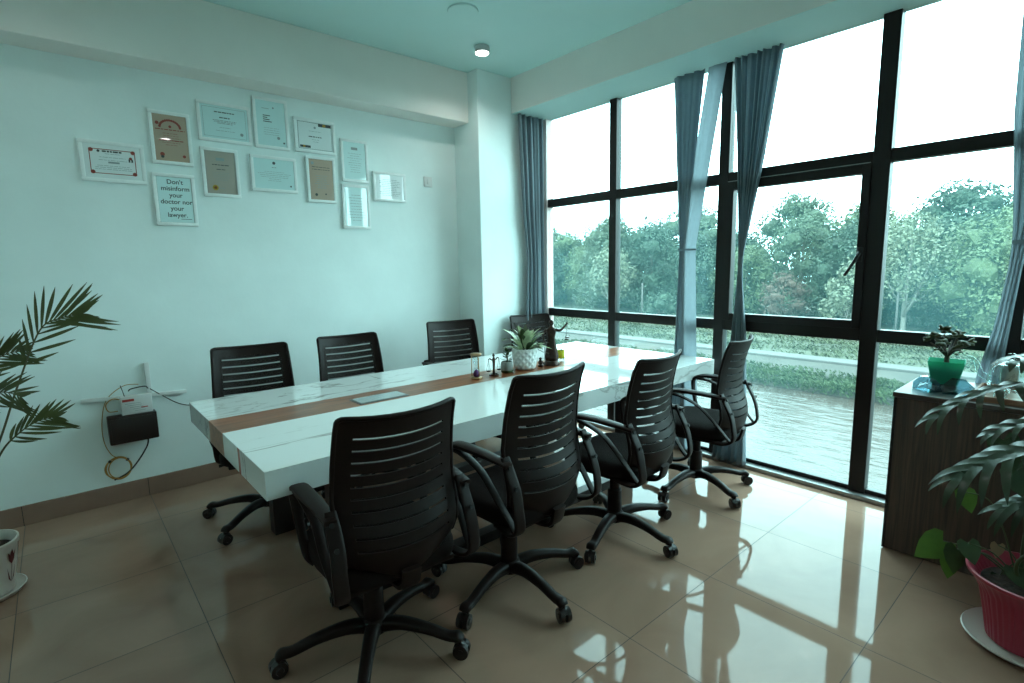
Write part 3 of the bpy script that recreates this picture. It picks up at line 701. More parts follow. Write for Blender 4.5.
curtain_panel('gathered_panel', sh([(zt, 1.815, 1.505, XC-.004, 1), (2.1, 1.765, 1.595, XC-.004, .9), (1.46, 1.728, 1.704, XC-.004, .3), (1.30, 1.732, 1.700, XC-.004, .3), (.9, 1.755, 1.655, XC-.01, .8), (.02, 1.86, 1.62, XC-.015, 1.2)], 1.7), 6.5, .020, t, 3, nu=110)
tie(t, -.004, .016, 1.44, .015, .017, .05)
t = thing('curtain', 'blue grey curtain gathered in the corner beside the white column', 'curtain', (3.4, 3.6, 0), group='curtains along the window wall')
bmrows = [(zt, 3.225, 3.535, 3.615, .9), (1.9, 3.27, 3.535, 3.615, .8), (1.5, 3.31, 3.535, 3.615, .7), (.9, 3.28, 3.535, 3.61, .9), (.02, 3.24, 3.535, 3.61, 1)]
curtain_panel('gathered_panel', [(a, b-3.4, c-3.4, d-3.6, e) for a, b, c, d, e in bmrows], 4.5, .022, t, 4, ax='x')
t = thing('curtain', 'light blue curtain pulled aside at the right edge, behind the glass teapot', 'curtain', (XC, .3, 0), group='curtains along the window wall')
curtain_panel('gathered_panel', sh([(zt, .43, .20, XC, 1), (2.1, .42, .24, XC, .8), (1.57, .378, .30, XC-.01, .4), (1.42, .375, .325, XC-.012, .3), (1.1, .405, .345, XC-.012, .3), (.82, .455, .36, XC-.01, .5), (.02, .47, .30, XC, .8)], .3), 4, .020, t, 5, thick=False)
tie(t, -.01, .038, 1.5, .022, .036, .02)

# ------------------------------------------------------------------ CABINET
CX0, CX1, CY0, CY1, CZ = 3.00, 3.485, -.62, .675, .80
cb = thing('sideboard_cabinet', 'dark wood grain cabinet under the right part of the window', 'cabinet', (3.24, 0, 0))
def cpart(name, m, x0, x1, y0, y1, z0, z1, bev=.002, par=None):
    bm = NB(); box(bm, x0-3.24, x1-3.24, y0, y1, z0, z1, bev=bev); return obj(name, bm, m, par or cb)
cpart('body', m_cab, CX0+.018, CX1, CY0+.003, CY1-.003, .0, CZ-.024)
cpart('front_panel', m_cab, CX0, CX0+.017, CY0+.002, CY1-.002, .006, CZ-.026)
cpart('top_board', m_cabtop, CX0-.006, CX1+.004, CY0, CY1+.004, CZ-.023, CZ, .0015)
cpart('edge_trim', m_bolt, CX0-.003, CX0+.004, CY1-.014, CY1-.001, .006, CZ-.026, .001)

# items on the cabinet
t = thing('square_planter', 'translucent green square planter with a stubby jade plant, on the cabinet', 'potted plant', (3.33, .545, CZ), R(8))
bm = NB(); b0, b1, hh, th = .052, .072, .125, .004
def frust(bm, a, b, z0, z1):
    lo = [bm.verts.new((sx*a, sy*a, z0)) for sx, sy in ((-1, -1), (1, -1), (1, 1), (-1, 1))]; hi = [bm.verts.new((sx*b, sy*b, z1)) for sx, sy in ((-1, -1), (1, -1), (1, 1), (-1, 1))]
    for i in range(4): bm.faces.new((lo[i], lo[(i+1) % 4], hi[(i+1) % 4], hi[i]))
    return lo, hi
l1, h1 = frust(bm, b0, b1, .012, hh); l2, h2 = frust(bm, b0-th, b1-th, .018, hh)
for i in range(4): bm.faces.new((h1[i], h1[(i+1) % 4], h2[(i+1) % 4], h2[i]))
bm.faces.new(l1); bm.faces.new(l2); obj('planter', bm, m_gplastic, t)
bm = NB(); box(bm, -.045, .045, -.045, .045, 0, .012, bev=.003); obj('foot', bm, m_bolt, t)
bm = NB(); l, h = frust(bm, b0-th-.001, b1-th-.006, .02, .088); bm.faces.new(l); bm.faces.new(h); obj('soil', bm, m_soil, t)
JB = [(-.075, .02, .215), (-.045, .05, .235), (-.03, -.035, .245), (.005, .02, .265), (.03, -.03, .245), (.055, .03, .235), (.085, -.01, .225), (-.06, -.05, .20), (.05, -.07, .205), (.0, .07, .22)]
bm = NB(); sweep(bm, smoothpath([(0, 0, .08), (0, 0, .125), (-.005, 0, .165)]), [.013, .009], n=7)
for dx, dy, z in JB: sweep(bm, smoothpath([(-.003, 0, .145), (dx*.5, dy*.5, .18), (dx, dy, z-.01)]), [.007, .0035], n=6)
obj('stem', bm, m_jstem, t, smooth=True)
bm = NB()
for dx, dy, z in JB:
    for k in range(7):
        a = rnd.uniform(0, TAU); e = rnd.uniform(-.3, .9); d = Vector((math.cos(a)*math.cos(e), math.sin(a)*math.cos(e), math.sin(e)))
        q = d.to_track_quat('X', 'Z').to_matrix().to_4x4(); ball(bm, Vector((dx*1.08, dy, z+.008))+d*.019, .0205, 1, .75, .40, 1, mat4=q)
    ball(bm, (dx*.7, dy*.7, .165+(z-.2)*.5), .012, 1, .8, .5, 1)
obj('leaves', bm, m_jade, t, smooth=True)

def crystal(x, y, rz, s, label):
    bm = NB()
    lo = [(-.050, -.030, 0), (.045, -.034, 0), (.055, .020, 0), (-.040, .034, 0)]; mid = [(-.058, -.020, .020), (.040, -.040, .026), (.062, .012, .022), (-.034, .040, .030)]; top = [(-.030, -.008, .040), (.020, -.016, .048), (.034, .008, .044), (-.018, .018, .050)]
    L = [[bm.verts.new((a*s, b*s, c*s)) for a, b, c in r] for r in (lo, mid, top)]
    for A, B in zip(L, L[1:]):
        for i in range(4): bm.faces.new((A[i], A[(i+1) % 4], B[(i+1) % 4], B[i]))
    bm.faces.new(L[0]); bm.faces.new(L[-1]); bmesh.ops.triangulate(bm, faces=bm.faces)
    o = obj('glass_paperweight', bm, m_crys); o.location = (x, y, CZ+.001); o.scale = (1, 1, 1.35); o.rotation_euler = (0, 0, R(rz)); return tag(o, label, 'paperweight', 'faceted glass paperweights on the cabinet')
crystal(3.13, .575, 60, 1.05, 'faceted clear glass paperweight on the cabinet corner, left of the green planter')
crystal(3.14, .462, 110, 1.1, 'faceted clear glass paperweight in front of the green planter, nearer the tray')
t = thing('serving_tray', 'wooden serving tray on the cabinet holding the glass teapot', 'tray', (3.20, .20, CZ))
bm = NB(); box(bm, -.15, .17, -.20, .20, 0, .008, bev=.002); obj('tray_base', bm, m_tray, t)
bm = NB()
for b in ((-.16, -.15, -.21, .21), (.17, .18, -.21, .21), (-.15, .17, .20, .21), (-.15, .17, -.21, -.20)): box(bm, b[0], b[1], b[2], b[3], 0, .026, bev=.002)
obj('tray_rim', bm, m_tray, t)
t = thing('glass_teapot', 'clear glass teapot with a lid and curved spout on the tray', 'teapot', (3.27, .305, CZ+.009))
bm = NB(); lathe(bm, [(.055, .0), (.068, .012), (.078, .05), (.074, .095), (.060, .130), (.050, .140), (.048, .136), (.058, .126), (.071, .094), (.075, .05), (.065, .015), (.02, .004)], n=28, cap=False); obj('body', bm, m_cglass, t, smooth=True)
bm = NB(); lathe(bm, [(.054, .140), (.050, .150), (.030, .160), (.010, .164), (.012, .172), (.013, .182), (.006, .188), (.001, .188)], n=24, cap=False); obj('lid', bm, m_cglass, t, smooth=True)
bm = NB(); sweep(bm, smoothpath([(.0, .070, .06), (.0, .105, .085), (.0, .120, .13), (.0, .150, .150), (0, .168, .135)]), [.016, .010, .008], n=10); obj('spout', bm, m_cglass, t, smooth=True)
bm = NB(); sweep(bm, smoothpath([(0, -.068, .125), (0, -.115, .12), (0, -.125, .07), (0, -.075, .03)]), .007, n=8); obj('handle', bm, m_cglass, t, smooth=True)
bm = NB(); lathe(bm, [(.030, .04), (.034, .055), (.034, .115), (.040, .138), (.037, .138), (.031, .115), (.031, .05)], n=20, cap=False); obj('infuser', bm, m_plate, t, smooth=True)
for (x, y_, lab) in ((3.13, .315, 'small clear glass cup at the near left end of the tray'), (3.12, .215, 'small clear glass cup on the tray in front of the teapot')):
    bm = NB(); lathe(bm, [(.020, 0), (.024, .004), (.031, .045), (.029, .045), (.022, .008), (.001, .007)], n=20, cap=False, c=(x, y_, CZ+.009)); tag(obj('glass_cup', bm, m_cglass, smooth=True), lab, 'cup', 'glass cups on the tray')

# ------------------------------------------------------------------ ITEMS ON THE TABLE
TZ = TZ1+.001
t = thing('hourglass', 'small hourglass with brass posts and purple sand on the wooden strip', 'hourglass', (1.90, 2.545, TZ)); t.scale = (1.05, 1.05, 1.12)
bm = NB()
bm.free()
for z in (0, .128): bm = NB(); lathe(bm, [(.030, z), (.034, z+.003), (.034, z+.009), (.030, z+.012)], n=24); obj('end_plate', bm, m_brass, t, auto=40)
bm = NB()
for a in (.5, 2.6, 4.7): sweep(bm, [(.026*math.cos(a), .026*math.sin(a), .01), (.026*math.cos(a), .026*math.sin(a), .13)], .0025, n=6)
obj('post', bm, m_brass, t, smooth=True)
bm = NB(); lathe(bm, [(.018, .012), (.021, .03), (.018, .05), (.003, .070), (.018, .09), (.021, .108), (.018, .127)], n=20, cap=False); obj('glass_bulbs', bm, m_cglass, t, smooth=True)
bm = NB(); lathe(bm, [(.017, .013), (.019, .028), (.010, .044), (.001, .052)], n=16); obj('sand', bm, m_purple, t, smooth=True)

t = thing('justice_figurine', 'tiny dark lady justice figurine with hanging scale pans beside the hourglass', 'figurine', (2.03, 2.535, TZ))
bm = NB(); sweep(bm, [(.028*math.cos(a), .028*math.sin(a)*.8, .006) for a in (TAU*i/20 for i in range(20))], .006, n=6, closed=True); lathe(bm, [(.028, .001), (.026, .005), (.001, .006)], n=20); obj('ring_base', bm, m_bronze, t, smooth=True)
bm = NB(); sweep(bm, smoothpath([(0, 0, .004), (0, 0, .05), (.001, 0, .09), (0, 0, .118)]), [.012, .007, .009, .012, .006], [.010, .006, .007, .008, .005], n=8)
ball(bm, (0, 0, .128), .009); ball(bm, (0, .002, .134), .007, 1, 1, 1.3, 1)
for s in (-1, 1): sweep(bm, smoothpath([(0, 0, .108), (.016*s, 0, .102), (.030*s, 0, .112), (.042*s, 0, .106)]), [.005, .003], n=6)
obj('figure', bm, m_bronze, t, smooth=True)
for s in (-1, 1):
    bm = NB()
    for a in (0, 2.1, 4.2): sweep(bm, [(.042*s, 0, .106), (.042*s+.014*math.cos(a), .014*math.sin(a), .038)], .0008, n=4)
    lathe(bm, [(.015, .038), (.012, .031), (.001, .028)], c=(.042*s, 0, 0), n=14); obj('scale_pan', bm, m_bronze, t, smooth=True)

t = thing('small_succulent_pot', 'small grey clay pot with a short leafy succulent on the table', 'potted plant', (2.155, 2.555, TZ))
bm = NB(); lathe(bm, [(.030, 0), (.036, .004), (.041, .035), (.038, .068), (.034, .072), (.031, .072), (.033, .060), (.001, .058)], n=28); obj('pot', bm, m_greyp, t, auto=50)
bm = NB(); lathe(bm, [(.037, .002), (.039, .010), (.040, .016), (.0365, .016)], n=28); obj('base_band', bm, m_deep, t, auto=50)
bm = NB(); sweep(bm, smoothpath([(0, 0, .055), (.003, 0, .09), (0, 0, .13)]), [.004, .003], n=6); obj('stem', bm, m_stem, t, smooth=True)
bm = NB()
for k in range(13):
    a = k*2.4; z = .075+.005*k; e = .2+k*.07; L = .052-.0015*k
    blade(bm, (0, 0, z), (L*math.cos(a)*math.cos(e), L*math.sin(a)*math.cos(e), z+L*math.sin(e)), .010, droop=-.1, n=5)
obj('leaves', bm, m_deep, t, smooth=True)

t = thing('textured_planter', 'white diamond-textured pot with a variegated leafy plant, centre of the table', 'potted plant', (2.315, 2.56, TZ)); t.scale = (1.1, 1.1, 1.08)
bm = NB(); lathe(bm, [(.050, 0), (.060, .006)]+[(.062+.013*(i/24)**.6, .010+.112*i/24) for i in range(1, 24)]+[(.076, .128), (.072, .130), (.068, .128), (.066, .110), (.001, .108)], n=120, rmod=lambda a, z: 1+(.05*max(math.cos(11*a+z*150), math.cos(11*a-z*150)) if .008 < z < .122 else 0)); obj('pot', bm, m_ceram, t, auto=60)
bm = NB()
lathe(bm, [(.060, .109), (.03, .113), (.001, .114)], n=20); obj('soil', bm, m_soil, t, smooth=True)
vb = NB(); gb = NB(); stb = NB()
rr = random.Random(11)
for k in range(38):
    a = k*2.39996+rr.uniform(-.2, .2); e = rr.uniform(.15, 1.25); L = rr.uniform(.13, .20)*(1.05 if e > .8 else .92)
    b0_ = Vector((.018*math.cos(a), .018*math.sin(a), .112)); d = Vector((math.cos(a)*math.cos(e), math.sin(a)*math.cos(e), math.sin(e)))
    blade(vb if k % 3 else gb, b0_+d*.02, b0_+d*L+Vector((0, 0, -.02*math.cos(e))), rr.uniform(.017, .024), droop=.13, n=7, fold=.25)
for k, (x, y_, z) in enumerate(((-.12, .02, .20), (-.10, -.05, .24), (-.13, .0, .165), (-.07, .03, .25), (.13, -.03, .09), (.15, -.02, .15))):
    sweep(stb, smoothpath([(0, 0, .11), (x*.5, y_*.5, (z+.14)/1.9), (x, y_, z)]), .0018, n=5)
    blade(gb, (x, y_, z), (x*1.32, y_*1.3, z-.012), .011, n=5)
obj('variegated_leaves', vb, m_varie, t, smooth=True); obj('green_leaves', gb, m_deep, t, smooth=True); obj('stems', stb, m_stem, t, smooth=True)

t = thing('justice_statue', 'dark bronze lady justice statue holding up a scale, behind the white plant pot', 'statue', (2.535, 2.53, TZ), R(-50))
bm = NB(); lathe(bm, [(.052, 0), (.056, .004), (.054, .018), (.046, .026), (.044, .032), (.001, .034)], n=24); obj('base', bm, m_bronze, t, auto=50)
bm = NB(); lathe(bm, [(.042, .03), (.046, .06), (.040, .10), (.033, .14), (.026, .175), (.024, .19), (.030, .215), (.034, .240), (.030, .252), (.012, .262), (.010, .272)], n=26, rmod=lambda a, z: 1+(.10*math.sin(7*a+z*20)*(1-z/.22) if z < .2 else 0), sy=.75)
ball(bm, (0, 0, .287), .0175, .9, 1, 1.15); ball(bm, (0, -.017, .287), .005, 1, 1, 1, 1)
sweep(bm, smoothpath([(-.030, 0, .245), (-.055, -.004, .220), (-.052, -.02, .185), (-.040, -.034, .160)]), [.011, .008, .007, .005], n=8)
sweep(bm, smoothpath([(.028, 0, .245), (.060, 0, .240), (.085, 0, .262), (.105, 0, .285)]), [.011, .009, .007, .006], n=8); ball(bm, (.107, 0, .288), .008)
obj('figure', bm, m_bronze, t, smooth=True)
bm = NB(); ball(bm, (0, .004, .292), .019, .95, 1, 1.05); ball(bm, (0, .020, .288), .009); obj('hair', bm, m_bronze, t, smooth=True)
bm = NB(); lathe(bm, [(.0172, .285), (.0180, .288), (.0172, .292)], n=20, cap=False); obj('blindfold', bm, m_bolt, t, smooth=True)
bm = NB(); sweep(bm, [(.107, -.045, .276), (.107, 0, .280), (.107, .045, .276)], .0018, n=5)
for s in (-1, 1):
    for a in (0, 2.1, 4.2): sweep(bm, [(.107, .045*s, .276), (.107+.016*math.cos(a), .045*s+.016*math.sin(a), .19)], .0007, n=4)
    lathe(bm, [(.018, .19), (.014, .182), (.001, .179)], c=(.107, .045*s, 0), n=14)
obj('balance_scale', bm, m_bronze, t, smooth=True)
bm = NB(); sweep(bm, [(-.040, -.036, .165), (-.042, -.050, .04)], [.003, .002], n=6); box(bm, -.055, -.027, -.040, -.032, .152, .156); obj('sword', bm, m_bronze, t)

t = thing('small_figurine', 'small dark seated figurine between the white pot and the statue', 'figurine', (2.435, 2.535, TZ))
bm = NB(); lathe(bm, [(.018, 0), (.020, .004), (.018, .012), (.014, .014)], n=16); ball(bm, (0, 0, .030), .017, 1, .9, 1.1); ball(bm, (0, 0, .056), .010); sweep(bm, [(-.015, 0, .04), (-.018, -.012, .02)], .004, n=6); sweep(bm, [(.015, 0, .04), (.018, -.012, .02)], .004, n=6); obj('body', bm, m_bronze, t, smooth=True)
t = thing('pen_holder', 'small glass pen holder with a bright yellow wrap behind the statue', 'pen holder', (2.70, 2.60, TZ))
bm = NB(); lathe(bm, [(.024, 0), (.026, .003), (.026, .085), (.024, .085), (.024, .006), (.001, .005)], n=24, cap=False); obj('cup', bm, m_cglass, t, auto=50)
bm = NB(); lathe(bm, [(.0265, .020), (.0268, .022), (.0268, .074), (.0265, .076)], n=24, cap=False); obj('yellow_wrap', bm, m_yellow, t, smooth=True)
for i, (x, y_, m) in enumerate(((.008, .004, 'navy'), (-.008, -.006, 'grey'))):
    bm = NB(); sweep(bm, [(2.70+x*.3, 2.60+y_*.3, TZ+.008), (2.70+x*1.9, 2.60+y_*1.8, TZ+.125)], [.0035, .0035, .0015], n=6)
    tag(obj('pen', bm, [m_bolt, m_chrome][i], smooth=True), ['black pen standing in the yellow-wrapped holder', 'silver pen standing in the yellow-wrapped holder'][i], 'pen')

# ------------------------------------------------------------------ PALM (left)
px_, py_ = -.375, 3.22
t = thing('potted_palm', 'areca palm in a cream pot printed with dark tulips, left edge of the room', 'potted plant', (px_, py_, 0))
sc = obj('saucer', (lambda b: (lathe(b, [(.10, 0), (.135, .004), (.155, .030), (.150, .032), (.132, .012), (.001, .010)], n=36), b)[-1])(NB()), m_cream, t, auto=50)
pot = obj('pot', (lambda b: (lathe(b, [(.095, .012), (.108, .016), (.125, .12), (.142, .255), (.150, .262), (.150, .285), (.142, .287), (.134, .270), (.130, .235), (.001, .235)], n=40), b)[-1])(NB()), m_cream, t, auto=50)
bm = NB(); lathe(bm, [(.130, .238), (.08, .250), (.001, .252)], n=24); obj('soil', bm, m_soil, t, smooth=True)
bm = NB()
for i in range(9):
    a0 = TAU*i/9+.15
    def on(da, z): 
        r = .1085+(z-.016)*.146+.0018; return Vector((r*math.cos(a0+da), r*math.sin(a0+da), z))
    def patch(pts):
        vs = [bm.verts.new(on(da, z)) for da, z in pts]; bm.faces.new(vs)
    patch([(-.12, .185), (-.17, .235), (-.08, .215), (0, .245), (.08, .215), (.17, .235), (.12, .185), (0, .165)])
    patch([(-.012, .165), (.012, .165), (.012, .07), (-.012, .07)])
    patch([(.02, .07), (.10, .10), (.20, .165), (.14, .09)]); patch([(-.02, .07), (-.14, .09), (-.20, .155), (-.09, .10)])
obj('tulip_print', bm, m_tulip, pot)
for o_ in t.children: o_.scale = (.9, .9, .88)
def frond(pts, lmax, n, name='frond', side=None, seed=0, droop=.12, start=.22, w=.0065):
    P = smoothpath([Vector(p)-Vector((px_, py_, 0)) for p in pts], 8); N = len(P); r = random.Random(seed)
    bm = NB(); sweep(bm, P, [.006, .004, .0015], n=6); st = obj('frond_stem', bm, m_palmstem, t, smooth=True)
    bm = NB(); side_v = Vector(side)
    for i in range(n):
        tt = start+(1-start)*i/(n-1); k = min(int(tt*(N-1)), N-2); f = tt*(N-1)-k; p = P[k].lerp(P[k+1], f); d = (P[k+1]-P[k]).normalized()
        L = lmax*(math.sin(PI*(.18+.74*(i/(n-1))))**.8)*r.uniform(.88, 1.08)
        if i > n-3: L *= .75
        for s in (-1, 1):
            dirv = (d*(1.15+.7*(i/n))+side_v*s*(.9)+Vector((0, 0, .10*r.uniform(-1, 1)))).normalized()
            tip = p+dirv*L+Vector((0, 0, -droop*L*r.uniform(.5, 1.6)))
            blade(bm, p, tip, w*r.uniform(.85, 1.1), up=d.cross(side_v), droop=.08, n=5, fold=.35)
    obj('leaflets', bm, m_palm, st, smooth=True)
vr = Vector((r0.x, r0.y, 0)).normalized()   # across the view, used to lay fronds out broadside
upv = Vector((0, 0, 1))
A_ = lambda px, py, y=2.95: at(px, py, 'y', y)
sd1 = ((A_(20, 300)-A_(80, 350)).normalized())
frond([(px_, py_, .25), A_(-30, 520, 3.15), A_(0, 440, 3.0), A_(18, 385), A_(40, 330), A_(62, 318), A_(80, 314)], .215, 16, side=sd1, seed=1, start=.56, droop=.09)
sd2 = ((A_(30, 405)-A_(50, 450)).normalized())
frond([(px_, py_, .25), A_(-40, 560, 3.2), A_(-18, 500, 3.1), A_(0, 455, 3.0), A_(18, 434), A_(38, 421), A_(55, 417)], .15, 11, side=sd2, seed=2, start=.60, droop=.12)
sd3 = ((A_(0, 350)-A_(20, 400)).normalized())
frond([(px_, py_, .25), A_(-50, 480, 3.25), A_(-42, 420, 3.2), A_(-22, 375, 3.2), A_(4, 355, 3.2), A_(26, 351, 3.15)], .16, 16, side=sd3, seed=3, start=.45)
frond([(px_, py_, .25), A_(-45, 500, 3.2), A_(-35, 430, 3.1), A_(-18, 400, 3.0), A_(2, 392, 2.95), A_(20, 396, 2.9)], .17, 12, side=(A_(0, 370)-A_(8, 420)).normalized(), seed=5, start=.5)
frond([(px_, py_, .25), (-.62, 3.2, .7), (-.85, 3.1, 1.05), (-1.1, 2.95, 1.15)], .26, 18, side=(.2, .9, .3), seed=4, start=.35)
frond([(px_, py_, .25), (-.45, 3.4, .8), (-.55, 3.55, 1.2), (-.75, 3.6, 1.4)], .24, 18, side=(.7, -.3, .3), seed=6, start=.35)

# ------------------------------------------------------------------ BIG PLANT (right, pink pot)
qx, qy = 2.585, .110
t = thing('potted_philodendron', 'large split-leaf philodendron in a pink ribbed pot in front of the cabinet', 'potted plant', (qx, qy, 0))
bm = NB(); lathe(bm, [(.11, 0), (.165, .006), (.190, .026), (.186, .031), (.160, .014), (.001, .012)], n=44); obj('saucer', bm, m_cream, t, auto=50)
bm = NB(); lathe(bm, [(.105, .014), (.118, .018), (.130, .10), (.150, .20), (.178, .250), (.192, .262), (.194, .274), (.186, .276), (.168, .254), (.150, .228), (.001, .222)], n=180, rmod=lambda a, z: 1+(.030*(1 if math.sin(45*a) > 0 else -1)*.5 if .03 < z < .235 else 0)); obj('pot', bm, m_pinkpot, t, auto=30)
bm = NB(); lathe(bm, [(.148, .229), (.08, .24), (.001, .242)], n=24); obj('soil', bm, m_soil, t, smooth=True)
O = Vector((qx, qy, 0))
def split_leaf(base, tip, width, lobes=7, up=(0, 0, 1), m=None, droop=.12, lw=.016, sag=.35):
    base = Vector(base)-O; tip = Vector(tip)-O; d = (tip-base); L = d.length; d.normalize()
    up = Vector(up); s = d.cross(up).normalized(); nrm = s.cross(d)
    bm = NB()
    mid = lambda tt: base+d*L*tt+nrm*(droop*L*math.sin(PI*min(tt, 1)*.9))
    # stem
    stb = NB(); sweep(stb, smoothpath([Vector((0, 0, .24)), Vector((base.x*.25, base.y*.25, max(.45, base.z*.8))), base]), [.007, .004], n=6)
    st = obj('leaf_stalk', stb, m_stem, t, smooth=True)
    n = 14
    pts = [mid(i/n) for i in range(n+1)]
    # central blade
    rows = []
    for i, p in enumerate(pts):
        tt = i/n; w = width*.16*(math.sin(PI*min(1, tt*.9+.1))**.6)
        rows.append((bm.verts.new(p-s*w+nrm*w*.2), bm.verts.new(p), bm.verts.new(p+s*w+nrm*w*.2)))
    for a, b in zip(rows, rows[1:]):
        for k in (0, 1): bm.faces.new((a[k], a[k+1], b[k+1], b[k]))
    for i in range(lobes):
        tt = .0+.84*i/(lobes-1); p = mid(tt); ll = width*(.75+.35*math.sin(PI*(.2+.6*(1-tt))))*(1 if tt < .7 else .8)
        for sgn in (-1, 1):
            dv = (s*sgn*(.95-.55*tt)+d*(.35+.9*tt)).normalized()
            e = p+dv*ll*rnd.uniform(.9, 1.1)-nrm*ll*sag*.35-upv*ll*sag*.55
            blade(bm, p-dv*.01, e, lw, up=nrm, droop=.16, n=8, fold=.10, wp=lambda q: (.95-.25*q)*(1-q**5))
    obj('split_leaf', bm, m or m_phil, st, smooth=True)
Y_ = lambda px, py, y: at(px, py, 'y', y)
# leaves placed around the pot; the two long ones reach towards the window side
split_leaf(at(1018, 384, 'x', 2.45), at(926, 428, 'x', 2.30), .085, 6, up=(-.3, .0, 1), lw=.0125, sag=.45)
split_leaf(at(1045, 448, 'x', 2.40), at(952, 486, 'x', 2.25), .130, 6, up=(-.45, .1, 1), lw=.0165, sag=.5)
split_leaf(at(1060, 362, 'x', 2.60), at(1006, 368, 'x', 2.40), .09, 6, up=(-.2, 0, 1), lw=.014)
split_leaf(at(1060, 420, 'x', 2.55), at(985, 440, 'x', 2.50), .07, 5, up=(-.5, .2, 1), lw=.013, sag=.3)
split_leaf(at(1070, 500, 'x', 2.5), at(1000, 512, 'x', 2.45), .10, 6, up=(-.6, .2, 1), lw=.015, sag=.6)
split_leaf((2.75, -.02, .80), (2.65, -.30, .72), .13, 8)
split_leaf((2.62, -.05, .85), (2.30, -.20, .80), .13, 8)
split_leaf((2.76, .14, .98), (2.80, .02, 1.10), .12, 7, up=(-.8, 0, .4))
def heart(bm, c, nrm, dirv, sz):
    nrm = Vector(nrm).normalized(); d = Vector(dirv); d = (d-nrm*d.dot(nrm)).normalized(); s = d.cross(nrm)
    out = [(0, 0), (.35, -.25), (.62, -.1), (.68, .25), (.5, .62), (.25, .9), (0, 1.15), (-.25, .9), (-.5, .62), (-.68, .25), (-.62, -.1), (-.35, -.25)]
    ctr = bm.verts.new(Vector(c)+d*sz*.35-nrm*sz*.06); vs = [bm.verts.new(Vector(c)+s*a*sz*.75+d*b*sz) for a, b in out]
    for i in range(len(vs)): bm.faces.new((ctr, vs[i], vs[(i+1) % len(vs)]))
for (px, py, x, nr, dv, sz, mm) in ((943, 541, 2.62, (-.8, -.3, .5), (.1, .6, -.7), .11, m_ivy), (957, 549, 2.60, (-.8, -.5, .3), (.0, .2, -1), .085, m_deep), (968, 543, 2.56, (-.9, -.2, .4), (0, -.3, -1), .07, m_deep), (950, 560, 2.62, (-.7, -.4, .5), (.0, .2, -.9), .065, m_ivy),
        (965, 492, 2.6, (-.8, -.4, .4), (.0, -.2, -.9), .07, m_ivy), (1003, 440, 2.5, (-.8, -.4, .4), (.0, -.2, -.9), .10, m_deep), (1016, 470, 2.5, (-.7, -.4, .3), (0, -.3, -.8), .10, m_deep), (1000, 575, 2.6, (-.8, -.4, .5), (.0, -.4, -.8), .07, m_deep), (1015, 568, 2.55, (-.8, -.4, .5), (.0, -.4, -.8), .075, m_deep), (998, 545, 2.62, (-.9, -.4, .2), (.0, .1, -.9), .045, m_dry)):
    p = at(px, py, 'x', x)-O; bm = NB(); heart(bm, p, nr, dv, sz)
    stb = NB(); sweep(stb, smoothpath([Vector((p.x*.2, p.y*.2, .24)), Vector((p.x*.6, p.y*.6, max(.30, p.z*.95))), p]), [.0035, .002], n=5)
    st = obj('vine_stem', stb, m_stem, t, smooth=True); obj('heart_leaf', bm, mm, st, smooth=True)
bm = NB()
for k in range(6): sweep(bm, smoothpath([(.04*math.cos(k), .04*math.sin(k), .235), (.06*math.cos(k*1.3), .05*math.sin(k), .34), (.03*math.cos(k*2), .05*math.sin(k*2.2), .46)]), [.008, .005], n=6)
obj('main_stem', bm, m_stem, t, smooth=True)

# ------------------------------------------------------------------ OUTDOORS
GZ = -4.0
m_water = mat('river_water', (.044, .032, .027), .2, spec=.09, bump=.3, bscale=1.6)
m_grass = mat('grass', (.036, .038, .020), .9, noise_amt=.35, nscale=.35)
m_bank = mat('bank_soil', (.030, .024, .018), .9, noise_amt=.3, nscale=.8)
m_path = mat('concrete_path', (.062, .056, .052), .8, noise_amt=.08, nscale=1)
m_tuft = mat('reeds', (.028, .042, .012), .8, trans=.2, noise_amt=.3, nscale=.5)
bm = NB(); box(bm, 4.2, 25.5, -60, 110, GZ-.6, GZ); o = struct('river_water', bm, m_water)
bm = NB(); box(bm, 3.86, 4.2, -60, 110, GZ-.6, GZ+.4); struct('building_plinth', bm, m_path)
bm = NB()   # sloped far bank
prof = [(22.6, GZ-.55), (23.6, GZ+.10), (25.0, GZ+.25), (29.0, GZ+.30), (29.0, GZ-.7), (22.6, GZ-.7)]
a = [bm.verts.new((x, -60, z)) for x, z in prof]; b = [bm.verts.new((x, 110, z)) for x, z in prof]
for i in range(len(prof)): bm.faces.new((a[i], a[(i+1) % 6], b[(i+1) % 6], b[i]))
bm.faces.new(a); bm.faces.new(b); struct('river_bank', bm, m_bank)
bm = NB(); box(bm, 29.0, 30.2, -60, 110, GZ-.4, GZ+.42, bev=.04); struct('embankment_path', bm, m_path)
bm = NB(); box(bm, 30.2, 120, -90, 160, GZ-.6, GZ+.32); struct('grass_field', bm, m_grass)
